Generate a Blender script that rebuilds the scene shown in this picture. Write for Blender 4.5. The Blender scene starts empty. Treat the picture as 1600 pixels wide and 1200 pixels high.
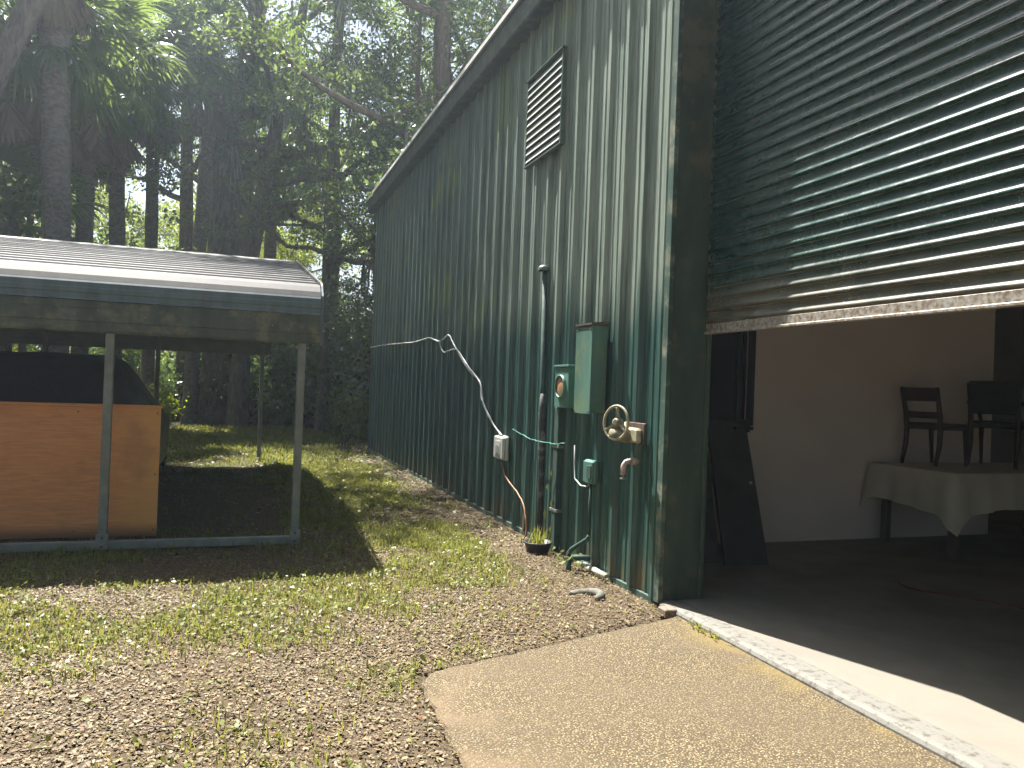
import bpy, math, random
import numpy as np
from mathutils import Vector, Matrix

# ------------------------------------------------------------------ camera, sky, sun, exposure
sc = bpy.context.scene
col = sc.collection
F = 1220.0
RX = Vector((0.94116981, 0.0371522, 0.33588556))
RY = Vector((-0.33583725, -0.0077204, 0.94188839))
RZ = Vector((0.0375864, -0.9992798, 0.00521089))
cam = bpy.data.cameras.new('camera')
cam.lens = 36 * F / 1600
cam.sensor_width = 36
cam.clip_start = 0.05
cam.clip_end = 2000
camo = bpy.data.objects.new('camera', cam)
col.objects.link(camo)
right = Vector((RX[0], RY[0], RZ[0])); down = Vector((RX[1], RY[1], RZ[1])); fwd = Vector((RX[2], RY[2], RZ[2]))
m = Matrix((right, -down, -fwd)).transposed().to_4x4()
m.translation = (0, 0, 1.4)
camo.matrix_world = m
sc.camera = camo

SUN_TO = Vector((-0.185, 0.55, 1.0)).normalized()      # direction towards the sun
w = bpy.data.worlds.new('World'); sc.world = w; w.use_nodes = True
nt = w.node_tree; nt.nodes.clear()
sky = nt.nodes.new('ShaderNodeTexSky'); sky.sky_type = 'NISHITA'; sky.sun_disc = False
sky.sun_elevation = math.asin(SUN_TO.z); sky.sun_rotation = math.atan2(SUN_TO.x, SUN_TO.y)
sky.air_density = 1.0; sky.dust_density = 3.0; sky.ozone_density = 1.0
bg = nt.nodes.new('ShaderNodeBackground'); bg.inputs[1].default_value = 0.05
wo = nt.nodes.new('ShaderNodeOutputWorld')
nt.links.new(sky.outputs[0], bg.inputs[0]); nt.links.new(bg.outputs[0], wo.inputs[0])
sun = bpy.data.lights.new('sun', 'SUN'); sun.energy = 5.0; sun.angle = math.radians(0.53); sun.color = (1.0, 0.96, 0.90)
suno = bpy.data.objects.new('sun', sun); col.objects.link(suno)
suno.rotation_euler = SUN_TO.to_track_quat('Z', 'Y').to_euler()
suno.location = (-10, 20, 30)
vs = sc.view_settings
vs.view_transform = 'Standard'; vs.look = 'None'; vs.exposure = 2.0; vs.gamma = 1.0; vs.use_curve_mapping = False
sc.cycles.use_denoising = True
sc.cycles.max_bounces = 8; sc.cycles.diffuse_bounces = 7; sc.cycles.glossy_bounces = 2
sc.cycles.use_adaptive_sampling = True; sc.cycles.adaptive_threshold = 0.03; sc.cycles.volume_bounces = 0
sc.cycles.caustics_reflective = False; sc.cycles.caustics_refractive = False
sc.cycles.transmission_bounces = 4; sc.cycles.transparent_max_bounces = 4
sc.cycles.sample_clamp_indirect = 8

rnd = random.Random(7)
PI = math.pi
# ------------------------------------------------------------------ material helpers
class N:
    def __init__(s, name):
        s.m = bpy.data.materials.new(name); s.m.use_nodes = True
        s.t = s.m.node_tree; s.t.nodes.clear()
        s.out = s.n('ShaderNodeOutputMaterial')
    def n(s, kind, **kw):
        x = s.t.nodes.new(kind)
        for k, v in kw.items(): setattr(x, k, v)
        return x
    def l(s, a, b): s.t.links.new(a, b)
    def put(s, sock, v):
        if hasattr(v, 'is_output') or isinstance(v, bpy.types.NodeSocket): s.l(v, sock)
        else:
            if isinstance(v, tuple) and len(v) == 3 and sock.type == 'RGBA': v = (*v, 1)
            sock.default_value = v
    def pos(s):
        if not hasattr(s, '_p'): s._p = s.n('ShaderNodeNewGeometry')
        return s._p.outputs['Position']
    def island(s):
        s.pos(); return s._p.outputs['Random Per Island']
    def xyz(s, v=None):
        x = s.n('ShaderNodeSeparateXYZ'); s.l(v or s.pos(), x.inputs[0]); return x.outputs
    def mul(s, v, sc3):
        x = s.n('ShaderNodeVectorMath', operation='MULTIPLY'); s.l(v, x.inputs[0]); x.inputs[1].default_value = sc3; return x.outputs[0]
    def noise(s, scale, detail=4, rough=.55, v=None, dist=0):
        x = s.n('ShaderNodeTexNoise'); s.l(v or s.pos(), x.inputs['Vector'])
        x.inputs['Scale'].default_value = scale; x.inputs['Detail'].default_value = detail
        x.inputs['Roughness'].default_value = rough; x.inputs['Distortion'].default_value = dist
        return x.outputs[0]
    def vor(s, scale, v=None, feat='F1', out=0, rand=1.0):
        x = s.n('ShaderNodeTexVoronoi', feature=feat); s.l(v or s.pos(), x.inputs['Vector'])
        x.inputs['Scale'].default_value = scale; x.inputs['Randomness'].default_value = rand
        return x.outputs[out]
    def ma(s, op, a, b=0.0, c=None, clamp=False):
        x = s.n('ShaderNodeMath', operation=op, use_clamp=clamp); s.put(x.inputs[0], a); s.put(x.inputs[1], b)
        if c is not None: s.put(x.inputs[2], c)
        return x.outputs[0]
    def rng(s, v, a, b, lo=0.0, hi=1.0, smooth=True):
        x = s.n('ShaderNodeMapRange', interpolation_type='SMOOTHSTEP' if smooth else 'LINEAR')
        s.l(v, x.inputs[0]); x.inputs[1].default_value = a; x.inputs[2].default_value = b
        x.inputs[3].default_value = lo; x.inputs[4].default_value = hi; return x.outputs[0]
    def mix(s, f, a, b, mode='MIX'):
        x = s.n('ShaderNodeMix', data_type='RGBA', blend_type=mode)
        s.put(x.inputs[0], f); s.put(x.inputs[6], a); s.put(x.inputs[7], b); return x.outputs[2]
    def ramp(s, f, stops):
        x = s.n('ShaderNodeValToRGB'); e = x.color_ramp.elements
        while len(e) < len(stops): e.new(0.5)
        for i, (p, c) in enumerate(stops): e[i].position = p; e[i].color = (*c, 1)
        s.l(f, x.inputs[0]); return x.outputs[0]
    def bump(s, h, strength=.4, dist=.01):
        x = s.n('ShaderNodeBump'); s.l(h, x.inputs['Height']); x.inputs['Strength'].default_value = strength
        x.inputs['Distance'].default_value = dist; return x.outputs[0]
    def bsdf(s, base, rough=.6, metal=0.0, normal=None, spec=.5, **kw):
        x = s.n('ShaderNodeBsdfPrincipled'); s.put(x.inputs['Base Color'], base); s.put(x.inputs['Roughness'], rough)
        s.put(x.inputs['Metallic'], metal); s.put(x.inputs['Specular IOR Level'], spec)
        if normal is not None: s.l(normal, x.inputs['Normal'])
        for k, v in kw.items(): s.put(x.inputs[k], v)
        return x.outputs[0]
    def done(s, sh): s.l(sh, s.out.inputs[0]); return s.m

def simple(name, a, b=None, scale=8, rough=.6, metal=0, bump=.2, bscale=60, bd=.004, spec=.5, detail=5):
    t = N(name)
    b = b or tuple(c * .7 for c in a)
    c = t.mix(t.rng(t.noise(scale, detail), .3, .7), a, b)
    nb = t.bump(t.noise(bscale, 4), bump, bd) if bump else None
    return t.done(t.bsdf(c, t.rng(t.noise(scale * 2.3), .3, .7, rough * .85, min(1, rough * 1.15)), metal, nb, spec))

def leafmat(name, stops, trans=.4, rough=.38, spec=.5, tcol=None):
    t = N(name)
    c = t.ramp(t.island(), stops)
    n = t.noise(.35, 2)
    c = t.mix(t.rng(n, .35, .7, 0, .4), c, stops[0][1])
    p = t.bsdf(c, rough, 0, None, spec)
    tr = t.n('ShaderNodeBsdfTranslucent')
    t.l(t.mix(.5, c, tcol or (.36, .48, .08)), tr.inputs[0])
    x = t.n('ShaderNodeMixShader'); x.inputs[0].default_value = trans
    t.l(p, x.inputs[1]); t.l(tr.outputs[0], x.inputs[2])
    return t.done(x.outputs[0])

def mat_wall():
    t = N('painted_sheet'); P = t.pos(); o = t.xyz()
    st = t.noise(1.0, 5, .6, t.mul(P, (20, 20, .9)))
    st2 = t.noise(1.0, 4, .6, t.mul(P, (55, 55, 1.6)))
    big = t.noise(.9, 3)
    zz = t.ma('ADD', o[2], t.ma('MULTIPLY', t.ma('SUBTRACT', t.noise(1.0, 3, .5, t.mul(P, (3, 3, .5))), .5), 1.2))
    up = t.ma('MULTIPLY', t.rng(zz, 1.75, 2.35), t.rng(o[1], 10.5, 5.6, .30, .85, False), clamp=True)  # chalk by height; sunlit near end painted paler, tree-shaded far end darker
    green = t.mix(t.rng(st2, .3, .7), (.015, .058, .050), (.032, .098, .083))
    chalk_sunlit = t.mix(t.rng(st, .35, .7), (.68, .70, .60), (.18, .24, .20))
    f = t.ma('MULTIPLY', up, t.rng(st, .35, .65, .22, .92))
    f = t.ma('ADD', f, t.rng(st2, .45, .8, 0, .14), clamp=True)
    c = t.mix(f, green, chalk_sunlit)
    al = t.ma('MULTIPLY', t.rng(big, .53, .68), t.rng(st, .4, .65))
    al = t.ma('MULTIPLY', al, t.rng(o[2], 1.7, 2.2))
    c = t.mix(t.ma('MULTIPLY', al, .7), c, (.27, .31, .05))
    sp = t.rng(t.vor(28), .06, .03)
    sp = t.ma('MULTIPLY', sp, t.rng(t.noise(3.2, 2), .5, .62))
    c = t.mix(t.ma('MULTIPLY', sp, .5), c, (.5, .52, .46))
    rust = t.ma('MULTIPLY', t.rng(o[2], .38, .02), t.rng(t.noise(1.0, 4, .6, t.mul(P, (9, 9, 1.5))), .45, .68))
    c = t.mix(t.ma('MULTIPLY', rust, .5), c, (.24, .13, .04))
    dk = t.rng(t.noise(1.0, 4, .6, t.mul(P, (8.5, 8.5, .35))), .52, .66, 0, .6)
    c = t.mix(dk, c, (.016, .036, .030))
    nb = t.bump(t.noise(1.0, 3, .5, t.mul(P, (6, 6, 1.3))), .25, .02)
    return t.done(t.bsdf(c, t.rng(st, .3, .7, .34, .5), 0, nb, .5))

def mat_slat():
    t = N('roller_door_paint'); P = t.pos(); o = t.xyz()
    n = t.noise(7, 6, .65); n2 = t.noise(1.0, 4, .6, t.mul(P, (8, 2.2, 30)))
    low = t.rng(t.ma('ADD', o[2], t.ma('MULTIPLY', t.ma('SUBTRACT', n2, .5), .6)), 2.27, 1.90)
    left = t.rng(o[1], 2.7, 4.1, .75, 1.0)
    d = t.ma('MULTIPLY', t.ma('MULTIPLY', low, left), t.rng(n, .35, .6, .55, 1.0))
    c = t.mix(t.rng(t.noise(3, 4), .35, .7), (0.007, 0.034, 0.029), (0.011, 0.046, 0.040))
    c = t.mix(d, c, t.mix(t.rng(n2, .35, .65), (.07, .055, .036), (.19, .165, .12)))
    ch = t.ma('MULTIPLY', t.rng(t.vor(70), .24, .16), t.rng(t.noise(6, 3), .52, .62))
    ch = t.ma('MULTIPLY', ch, t.rng(o[2], 2.9, 1.9, 0.0, 1.0))
    c = t.mix(ch, c, (0.4464, 0.4176, 0.3600))
    r = t.ma('ADD', t.rng(n, .3, .7, .2, .34), t.ma('MULTIPLY', d, .22))
    return t.done(t.bsdf(c, r, 0, t.bump(t.noise(40, 4), .12, .003), .45))

def mat_apron():
    t = N('exposed_aggregate'); P = t.pos()
    v = t.vor(105, out=1); d = t.vor(105)
    gr = t.n('ShaderNodeSeparateColor'); t.l(v, gr.inputs[0])
    c = t.ramp(gr.outputs[0], [(0, (0.2060, 0.1617, 0.0860)), (.34, (0.1185, 0.0882, 0.0473)), (.60, (0.3296, 0.2695, 0.1634)), (.76, (0.0361, 0.0274, 0.0172)), (.88, (0.2472, 0.1960, 0.1118)), (1, (0.0772, 0.0588, 0.0344))])
    c = t.mix(t.rng(d, .30, .55), c, (0.0639, 0.0470, 0.0241))
    st = t.noise(1.5, 6, .65)
    c = t.mix(t.rng(st, .42, .62, 0, .45), c, (0.0979, 0.0735, 0.0430))
    c = t.mix(t.rng(t.noise(3.5, 6, .75), .5, .75, 0, .4), c, (0.0618, 0.0470, 0.0292))
    x, y, z = t.xyz()
    edge = t.ma('MULTIPLY', t.rng(x, 1.35, .85), t.rng(t.noise(4, 4), .35, .65))
    c = t.mix(t.ma('MULTIPLY', edge, .6), c, (0.1566, 0.1117, 0.0654))
    mo = t.ma('MULTIPLY', t.rng(x, 2.35, 2.68), t.rng(t.noise(2.5, 4), .42, .65))
    c = t.mix(t.ma('MULTIPLY', mo, .6), c, (0.1722, 0.1266, 0.0392))
    return t.done(t.bsdf(c, .85, 0, t.bump(d, .55, .006), .3))

def mat_floor():
    t = N('shop_floor_concrete'); P = t.pos(); n = t.noise(1.6, 6, .6); f = t.noise(1.0, 5, .6, t.mul(P, (9, 5, 1)))
    c = t.mix(t.rng(n, .35, .7), (0.1973, 0.1794, 0.1472), (0.1608, 0.1455, 0.1207))
    c = t.mix(t.rng(f, .5, .75, 0, .5), c, (0.1753, 0.1489, 0.1178))
    sc2 = t.rng(t.noise(1.0, 2, .5, t.mul(P, (40, 3, 1)), 1.5), .66, .72, 0, .4)
    c = t.mix(sc2, c, (0.1462, 0.1285, 0.1060))
    return t.done(t.bsdf(c, t.rng(n, .3, .7, .5, .7), 0, t.bump(t.noise(70, 3), .1, .003), .4))

def mat_lip():
    t = N('worn_white_paint'); P = t.pos(); n = t.noise(22, 6, .7); v = t.noise(1.0, 5, .7, t.mul(P, (60, 25, 60)))
    c = t.mix(t.rng(n, .5, .62), (0.1665, 0.1594, 0.1395), (0.0878, 0.0809, 0.0655))
    c = t.mix(t.rng(v, .58, .68, 0, .8), c, (0.0878, 0.0809, 0.0634))
    return t.done(t.bsdf(c, .7, 0, t.bump(v, .35, .004), .3))

def mat_ground():
    t = N('leafy_soil'); P = t.pos(); x, y, z = t.xyz()
    n = t.noise(2.2, 6, .62); f = t.noise(38, 5, .7)
    c = t.mix(t.rng(f, .35, .65), (0.0737, 0.0501, 0.0294), (0.1253, 0.0921, 0.0568))
    c = t.mix(t.rng(t.vor(60, out=0), .25, .5, .0, .5), c, (0.1106, 0.0885, 0.0602))
    g = t.ma('MULTIPLY', t.rng(y, 8.5, 12), t.rng(n, .38, .55))
    c = t.mix(t.ma('MULTIPLY', g, .8), c, (0.0405, 0.0590, 0.0147))
    return t.done(t.bsdf(c, .95, 0, t.bump(f, .9, .03), .15))

def mat_ply():
    t = N('stained_plywood'); P = t.pos(); x, y, z = t.xyz()
    g = t.noise(1.0, 8, .75, t.mul(P, (5.0, 1, 70)), .5); b = t.noise(2.2, 5, .6)
    c = t.mix(t.rng(g, .3, .7), (.88, .37, .13), (.68, .26, .09))
    c = t.mix(t.rng(x, -1.05, -.62, 0, .55), c, (.84, .44, .11))
    c = t.mix(t.rng(b, .5, .75, 0, .4), c, (.30, .12, .06))
    k = t.rng(t.noise(1.0, 3, .5, t.mul(P, (4.5, 1, 60)), 1.2), .68, .74, 0, .5)
    c = t.mix(k, c, (.12, .05, .025))
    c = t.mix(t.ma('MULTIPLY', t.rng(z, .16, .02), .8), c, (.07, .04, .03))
    return t.done(t.bsdf(c, .6, 0, t.bump(g, .15, .003), .4))

def mat_mossy(name, base, moss, scale=9, amt=.8, rough=.55):
    t = N(name); P = t.pos()
    n = t.noise(scale, 7, .7); s2 = t.noise(1.0, 4, .6, t.mul(P, (7, 7, 1.5)))
    c = t.mix(t.rng(s2, .3, .7), base, tuple(v * .65 for v in base))
    c = t.mix(t.ma('MULTIPLY', t.rng(n, .46, .66), amt), c, moss)
    return t.done(t.bsdf(c, rough, 0, t.bump(n, .2, .004), .4))

def mat_bark(name, a, b, ringed=False):
    t = N(name); P = t.pos()
    g = t.noise(1.0, 6, .7, t.mul(P, (9, 9, 14 if ringed else 2.2)), .6)
    c = t.mix(t.rng(g, .3, .7), a, b)
    li = t.rng(t.noise(2.5, 5, .65), .56, .66, 0, .5)
    c = t.mix(li, c, (.22, .23, .19))
    return t.done(t.bsdf(c, .9, 0, t.bump(g, .8, .06), .2))

MAT = dict(
    wall=mat_wall(), slat=mat_slat(), apron=mat_apron(), floor=mat_floor(), lip=mat_lip(), ground=mat_ground(), ply=mat_ply(),
    trim=mat_mossy('eave_trim_paint', (0.0413, 0.0638, 0.0562), (0.1275, 0.1275, 0.0975), 6, .6),
    jamb=mat_mossy('jamb_paint', (0.0525, 0.0875, 0.0630), (0.1540, 0.1330, 0.0735), 3.0, .55),
    cornertrim=mat_mossy('corner_trim_paint', (.05, .10, .08), (.27, .27, .20), 4, .8),
    vent=simple('chalked_louver', (.46, .50, .44), (.33, .37, .33), 10, .5),
    ventframe=simple('louver_frame_paint', (.05, .09, .08), (.09, .12, .1), 9, .45),
    box=simple('cabinet_green', (.085, .19, .155), (.065, .155, .125), 6, .45, bump=.1),
    boxmoss=mat_mossy('cabinet_green_mossy', (.105, .215, .175), (.18, .23, .11), 5, .55, .45),
    rust=simple('rusty_steel', (.14, .09, .06), (.07, .05, .04), 30, .7, .3),
    wood=simple('chipboard_disc', (.46, .26, .12), (.26, .12, .05), 45, .8, bscale=120),
    cream=simple('aged_cream_paint', (0.4000, 0.3680, 0.2480), (0.2560, 0.2320, 0.1440), 30, .55),
    creamdark=simple('dirty_cream_paint', (0.2160, 0.2000, 0.1200), (0.1360, 0.1280, 0.0800), 25, .6),
    pvc=simple('pinkish_pvc', (0.5280, 0.4160, 0.3600), (0.4000, 0.3040, 0.2640), 30, .45, bump=.05),
    whitepvc=simple('dirty_white_pvc', (0.5760, 0.5520, 0.4800), (0.3600, 0.3360, 0.2640), 18, .5, bump=.05),
    whitebox=simple('white_plastic', (0.5920, 0.5840, 0.5440), (0.4960, 0.4880, 0.4480), 8, .4, bump=.03),
    whitecable=simple('white_cable', (0.5760, 0.5760, 0.5600), (0.4000, 0.4000, 0.3760), 12, .5, bump=0),
    orange=simple('brown_cable', (0.3360, 0.1600, 0.0720), (0.2400, 0.1040, 0.0480), 12, .55, bump=0),
    teal=simple('teal_cable', (.04, .22, .16), (.03, .15, .11), 12, .5, bump=0),
    red=simple('red_cord', (0.1760, 0.0280, 0.0200), (0.1200, 0.0160, 0.0160), 12, .5, bump=0),
    blackcable=simple('black_cable', (0.0240, 0.0224, 0.0200), None, 12, .5, bump=0),
    blackplastic=simple('black_plastic', (0.0200, 0.0200, 0.0200), (0.0400, 0.0360, 0.0320), 20, .5),
    pipe=simple('green_pipe', (.03, .075, .06), (.02, .05, .042), 14, .75),
    tar=mat_mossy('tarred_pipe', (.04, .045, .043), (.26, .26, .25), 6.0, .9, .8),
    steel=simple('galvanised_steel', (.30, .31, .29), (.2, .21, .2), 14, .45, .6),
    carroof=mat_mossy('carport_roof_metal', (0.0865, 0.0880, 0.0836), (0.0490, 0.0446, 0.0389), 3, .5, .45),
    caredge=mat_mossy('carport_eave_metal', (0.0375, 0.0375, 0.0346), (0.0216, 0.0173, 0.0144), 5, .8, .7),
    carside=mat_mossy('carport_side_metal', (0.1295, 0.1743, 0.1913), (0.2250, 0.2250, 0.1913), 6, .25, .36),
    carmoss=mat_mossy('mossy_side_metal', (0.0957, 0.1125, 0.0900), (0.2700, 0.2419, 0.1350), 5, .5, .6),
    carin=simple('carport_liner_metal', (.20, .21, .19), (.16, .17, .15), 5, .5, .1),
    post=simple('grey_post_paint', (.24, .25, .22), (.17, .18, .16), 10, .5),
    cover=simple('black_car_cover', (.012, .014, .020), (.020, .022, .030), 3, .42, bump=.25, bscale=9, bd=.03),
    tyre=simple('tyre_rubber', (.015, .015, .015), None, 10, .8),
    rim=simple('wheel_rim', (.25, .25, .25), None, 10, .35, .8),
    iwall=simple('interior_plaster', (.84, .765, .71), (.79, .715, .66), 1.4, .85, bump=.1),
    dark=simple('dark_board', (.055, .060, .065), (.035, .04, .045), 5, .55),
    darkframe=simple('dark_window_frame', (.03, .03, .035), None, 5, .5),
    glass=simple('dark_glass', (.006, .009, .018), (.008, .011, .02), 3, .12, bump=0),
    cloth=simple('table_cloth', (.62, .60, .50), (.54, .52, .43), 3, .9, bump=.15, bscale=25),
    chairwood=simple('brown_wood', (.05, .030, .024), (.035, .02, .016), 12, .45),
    chairdark=simple('dark_upholstery', (.025, .028, .035), (.018, .02, .026), 12, .7),
    tablewood=simple('table_leg_wood', (.12, .10, .08), None, 8, .6),
    shell=simple('building_shell', (.72, .72, .70), (.62, .62, .60), 2, .6),
    bark=mat_bark('oak_bark', (0.1020, 0.0782, 0.0612), (0.2295, 0.1870, 0.1530)),
    palmbark=mat_bark('palm_bark', (0.1250, 0.1025, 0.0850), (0.2625, 0.2250, 0.1938), True),
    moss=simple('spanish_moss', (.30, .31, .26), (.20, .21, .17), 3, .95, bump=0),
    rubber=simple('old_grey_rubber', (.15, .145, .12), (.09, .09, .07), 16, .85),
    stone=simple('small_brick', (.22, .16, .12), (.15, .12, .1), 20, .9),
)
MAT['leaf'] = leafmat('oak_leaf', [(0, (.045, .095, .022)), (.5, (.065, .13, .026)), (.85, (.10, .17, .035)), (1, (.13, .18, .05))], .55, .34, .8)
MAT['leaf2'] = leafmat('bright_leaf', [(0, (.07, .13, .018)), (.6, (.11, .18, .024)), (1, (.16, .20, .035))], .6, .4, .5, (.45, .50, .03))
MAT['leaf3'] = leafmat('dark_leaf', [(0, (.035, .075, .022)), (.6, (.052, .10, .028)), (1, (.09, .13, .04))], .45, .34, .8)
MAT['leafg'] = leafmat('glossy_leaf', [(0, (.040, .075, .030)), (.6, (.060, .105, .040)), (1, (.095, .135, .055))], .36, .2, 1.0, (.30, .42, .09))
MAT['palm'] = leafmat('palm_frond_green', [(0, (.05, .10, .03)), (1, (.10, .155, .045))], .45, .3, .8)
MAT['palmdead'] = leafmat('palm_frond_dead', [(0, (.16, .115, .07)), (1, (.25, .20, .14))], .2, .8, .2, (.3, .2, .1))
MAT['grass'] = leafmat('grass_blade', [(0, (0.0952, 0.1375, 0.0234)), (.6, (0.1571, 0.1875, 0.0340)), (1, (0.2761, 0.2416, 0.0850))], .45, .5, .35, (0.3998, 0.3832, 0.0531))
MAT['weed'] = leafmat('weed_leaf', [(0, (0.0952, 0.1375, 0.0276)), (.6, (0.1809, 0.2040, 0.0446)), (1, (0.2951, 0.2582, 0.1063))], .35, .45, .4, (0.4284, 0.3998, 0.0744))
def littermat():
    t = N('fallen_leaf')
    c = t.ramp(t.island(), [(0, (0.0414, 0.0264, 0.0109)), (.15, (0.0828, 0.0539, 0.0230)), (.38, (0.1421, 0.1026, 0.0439)), (.62, (0.1954, 0.1524, 0.0690)), (.78, (0.1302, 0.0908, 0.0418)), (.9, (0.1244, 0.0528, 0.0160)), (.97, (0.2724, 0.2286, 0.1131))])
    c = t.mix(t.rng(t.noise(90, 3), .4, .7, 0, .3), c, (0.1184, 0.0820, 0.0418))
    return t.done(t.bsdf(c, .62, 0, None, .35))
MAT['litter'] = littermat()

# ------------------------------------------------------------------ mesh helpers
def np_mesh(name, V, faces_flat, sizes, smooth=False):
    me = bpy.data.meshes.new(name)
    V = np.asarray(V, dtype=np.float32).reshape(-1, 3)
    ff = np.asarray(faces_flat, dtype=np.int32).ravel(); sz = np.asarray(sizes, dtype=np.int32)
    me.vertices.add(len(V)); me.vertices.foreach_set('co', V.ravel())
    me.loops.add(len(ff)); me.loops.foreach_set('vertex_index', ff)
    st = np.zeros(len(sz), np.int32); st[1:] = np.cumsum(sz)[:-1]
    me.polygons.add(len(sz)); me.polygons.foreach_set('loop_start', st); me.polygons.foreach_set('loop_total', sz)
    me.update(calc_edges=True); me.validate()
    if smooth: me.polygons.foreach_set('use_smooth', np.ones(len(sz), bool))
    return me

def link(name, me, mat=None, parent=None):
    o = bpy.data.objects.new(name, me); col.objects.link(o)
    if mat is not None and me is not None and not me.materials: me.materials.append(MAT[mat] if isinstance(mat, str) else mat)
    if parent: o.parent = parent
    return o

def root_of(o):
    while o.parent: o = o.parent
    return o

class MB:
    """collects boxes, tubes and lathes in world space; build() links them as ONE mesh object"""
    def __init__(s): s.v = []; s.f = []; s.sm = []
    def add(s, V, Fc, smooth=False):
        b = len(s.v); s.v += [tuple(p) for p in V]
        s.f += [tuple(b + i for i in f) for f in Fc]; s.sm += [smooth] * len(Fc); return s
    def box(s, x0, x1, y0, y1, z0, z1, bev=0.0, M=None):
        b = min(bev, (x1 - x0) * .45, (y1 - y0) * .45, (z1 - z0) * .45)
        if b <= 0:
            V = [(x, y, z) for x in (x0, x1) for y in (y0, y1) for z in (z0, z1)]
            Fc = [(0, 1, 3, 2), (4, 6, 7, 5), (0, 4, 5, 1), (2, 3, 7, 6), (0, 2, 6, 4), (1, 5, 7, 3)]
        else:
            V = []; idx = {}
            for i, (x, sx) in enumerate(((x0, 1), (x1, -1))):
                for j, (y, sy) in enumerate(((y0, 1), (y1, -1))):
                    for k, (z, sz) in enumerate(((z0, 1), (z1, -1))):
                        for a in range(3):
                            idx[i, j, k, a] = len(V)
                            V.append((x + (0 if a == 0 else b * sx), y + (0 if a == 1 else b * sy), z + (0 if a == 2 else b * sz)))
            Fc = []
            for a in range(3):
                for s_ in (0, 1):
                    q = []
                    for (u, v) in ((0, 0), (1, 0), (1, 1), (0, 1)):
                        c = [0, 0, 0]; c[a] = s_; c[(a + 1) % 3] = u; c[(a + 2) % 3] = v
                        q.append(idx[c[0], c[1], c[2], a])
                    Fc.append(tuple(q if s_ else q[::-1]))
            for a in range(3):
                b1, c1 = (a + 1) % 3, (a + 2) % 3
                for u in (0, 1):
                    for v in (0, 1):
                        p = [0, 0, 0]; p[b1] = u; p[c1] = v; p[a] = 0; q = p[:]; q[a] = 1
                        f = (idx[(*p, b1)], idx[(*q, b1)], idx[(*q, c1)], idx[(*p, c1)])
                        Fc.append(f if (u ^ v) else f[::-1])
            for i in (0, 1):
                for j in (0, 1):
                    for k in (0, 1):
                        f = (idx[i, j, k, 0], idx[i, j, k, 1], idx[i, j, k, 2]); Fc.append(f if (i + j + k) % 2 else f[::-1])
        if M is not None: V = [M @ Vector(p) for p in V]
        return s.add(V, Fc)
    def tube(s, pts, r, n=8, cap=True, smooth=True):
        pts = [Vector(p) for p in pts]; k = len(pts)
        rs = [float(q) for q in r] if hasattr(r, "__len__") else [float(r)] * k
        V = []; Fc = []; up = None
        for i, p in enumerate(pts):
            d = (pts[min(i + 1, k - 1)] - pts[max(i - 1, 0)])
            d = d.normalized() if d.length > 1e-9 else Vector((0, 0, 1))
            if up is None:
                up = Vector((0, 0, 1)) if abs(d.z) < .9 else Vector((1, 0, 0))
            a = d.cross(up); a = a.normalized() if a.length > 1e-6 else d.orthogonal().normalized()
            b = a.cross(d).normalized(); up = b
            for j in range(n):
                t = 2 * PI * j / n; V.append(p + rs[i] * (math.cos(t) * a + math.sin(t) * b))
        for i in range(k - 1):
            for j in range(n):
                Fc.append((i * n + j, i * n + (j + 1) % n, (i + 1) * n + (j + 1) % n, (i + 1) * n + j))
        s.add(V, Fc, smooth)
        if cap:
            b = len(s.v) - len(V)
            s.f += [tuple(b + j for j in range(n))[::-1], tuple(b + (k - 1) * n + j for j in range(n))]; s.sm += [False, False]
        return s
    def prism(s, poly, axis, a0, a1):
        """poly: list of 2-D points in the other two axes (in order x,y,z without axis)"""
        n = len(poly); V = []
        for a in (a0, a1):
            for p in poly:
                q = list(p); q.insert(axis, a); V.append(tuple(q))
        Fc = [tuple(range(n))[::-1], tuple(range(n, 2 * n))] + [(i, (i + 1) % n, n + (i + 1) % n, n + i) for i in range(n)]
        return s.add(V, Fc)
    def sheet(s, prof, axis, a0, a1, th_dir=None, th=.0, smooth=False):
        """open profile extruded along an axis; with th a closed thin sheet"""
        n = len(prof); P = [tuple(p) for p in prof]
        if th:
            Q = [(p[0] + th_dir[0] * th, p[1] + th_dir[1] * th) for p in P]
            return s.prism(P + Q[::-1], axis, a0, a1)
        V = []
        for a in (a0, a1):
            for p in P:
                q = list(p); q.insert(axis, a); V.append(tuple(q))
        return s.add(V, [(i, i + 1, n + i + 1, n + i) for i in range(n - 1)], smooth)
    def lathe(s, prof, c, axis='z', n=16, smooth=True):
        V = []; Fc = []; k = len(prof)
        for (r, h) in prof:
            for j in range(n):
                t = 2 * PI * j / n; a, b = r * math.cos(t), r * math.sin(t)
                q = {'z': (a, b, h), 'x': (h, a, b), 'y': (b, h, a)}[axis]
                V.append((c[0] + q[0], c[1] + q[1], c[2] + q[2]))
        for i in range(k - 1):
            for j in range(n): Fc.append((i * n + j, i * n + (j + 1) % n, (i + 1) * n + (j + 1) % n, (i + 1) * n + j))
        return s.add(V, Fc, smooth)
    def build(s, name, mat, parent=None, recalc=True):
        me = bpy.data.meshes.new(name)
        off = root_of(parent).location if parent else Vector((0, 0, 0))
        me.from_pydata([(p[0] - off[0], p[1] - off[1], p[2] - off[2]) for p in s.v], [], s.f)
        me.polygons.foreach_set('use_smooth', s.sm)
        if recalc:
            import bmesh
            bm = bmesh.new(); bm.from_mesh(me); bmesh.ops.recalc_face_normals(bm, faces=bm.faces); bm.to_mesh(me); bm.free()
        me.update()
        return link(name, me, mat, parent)

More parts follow.
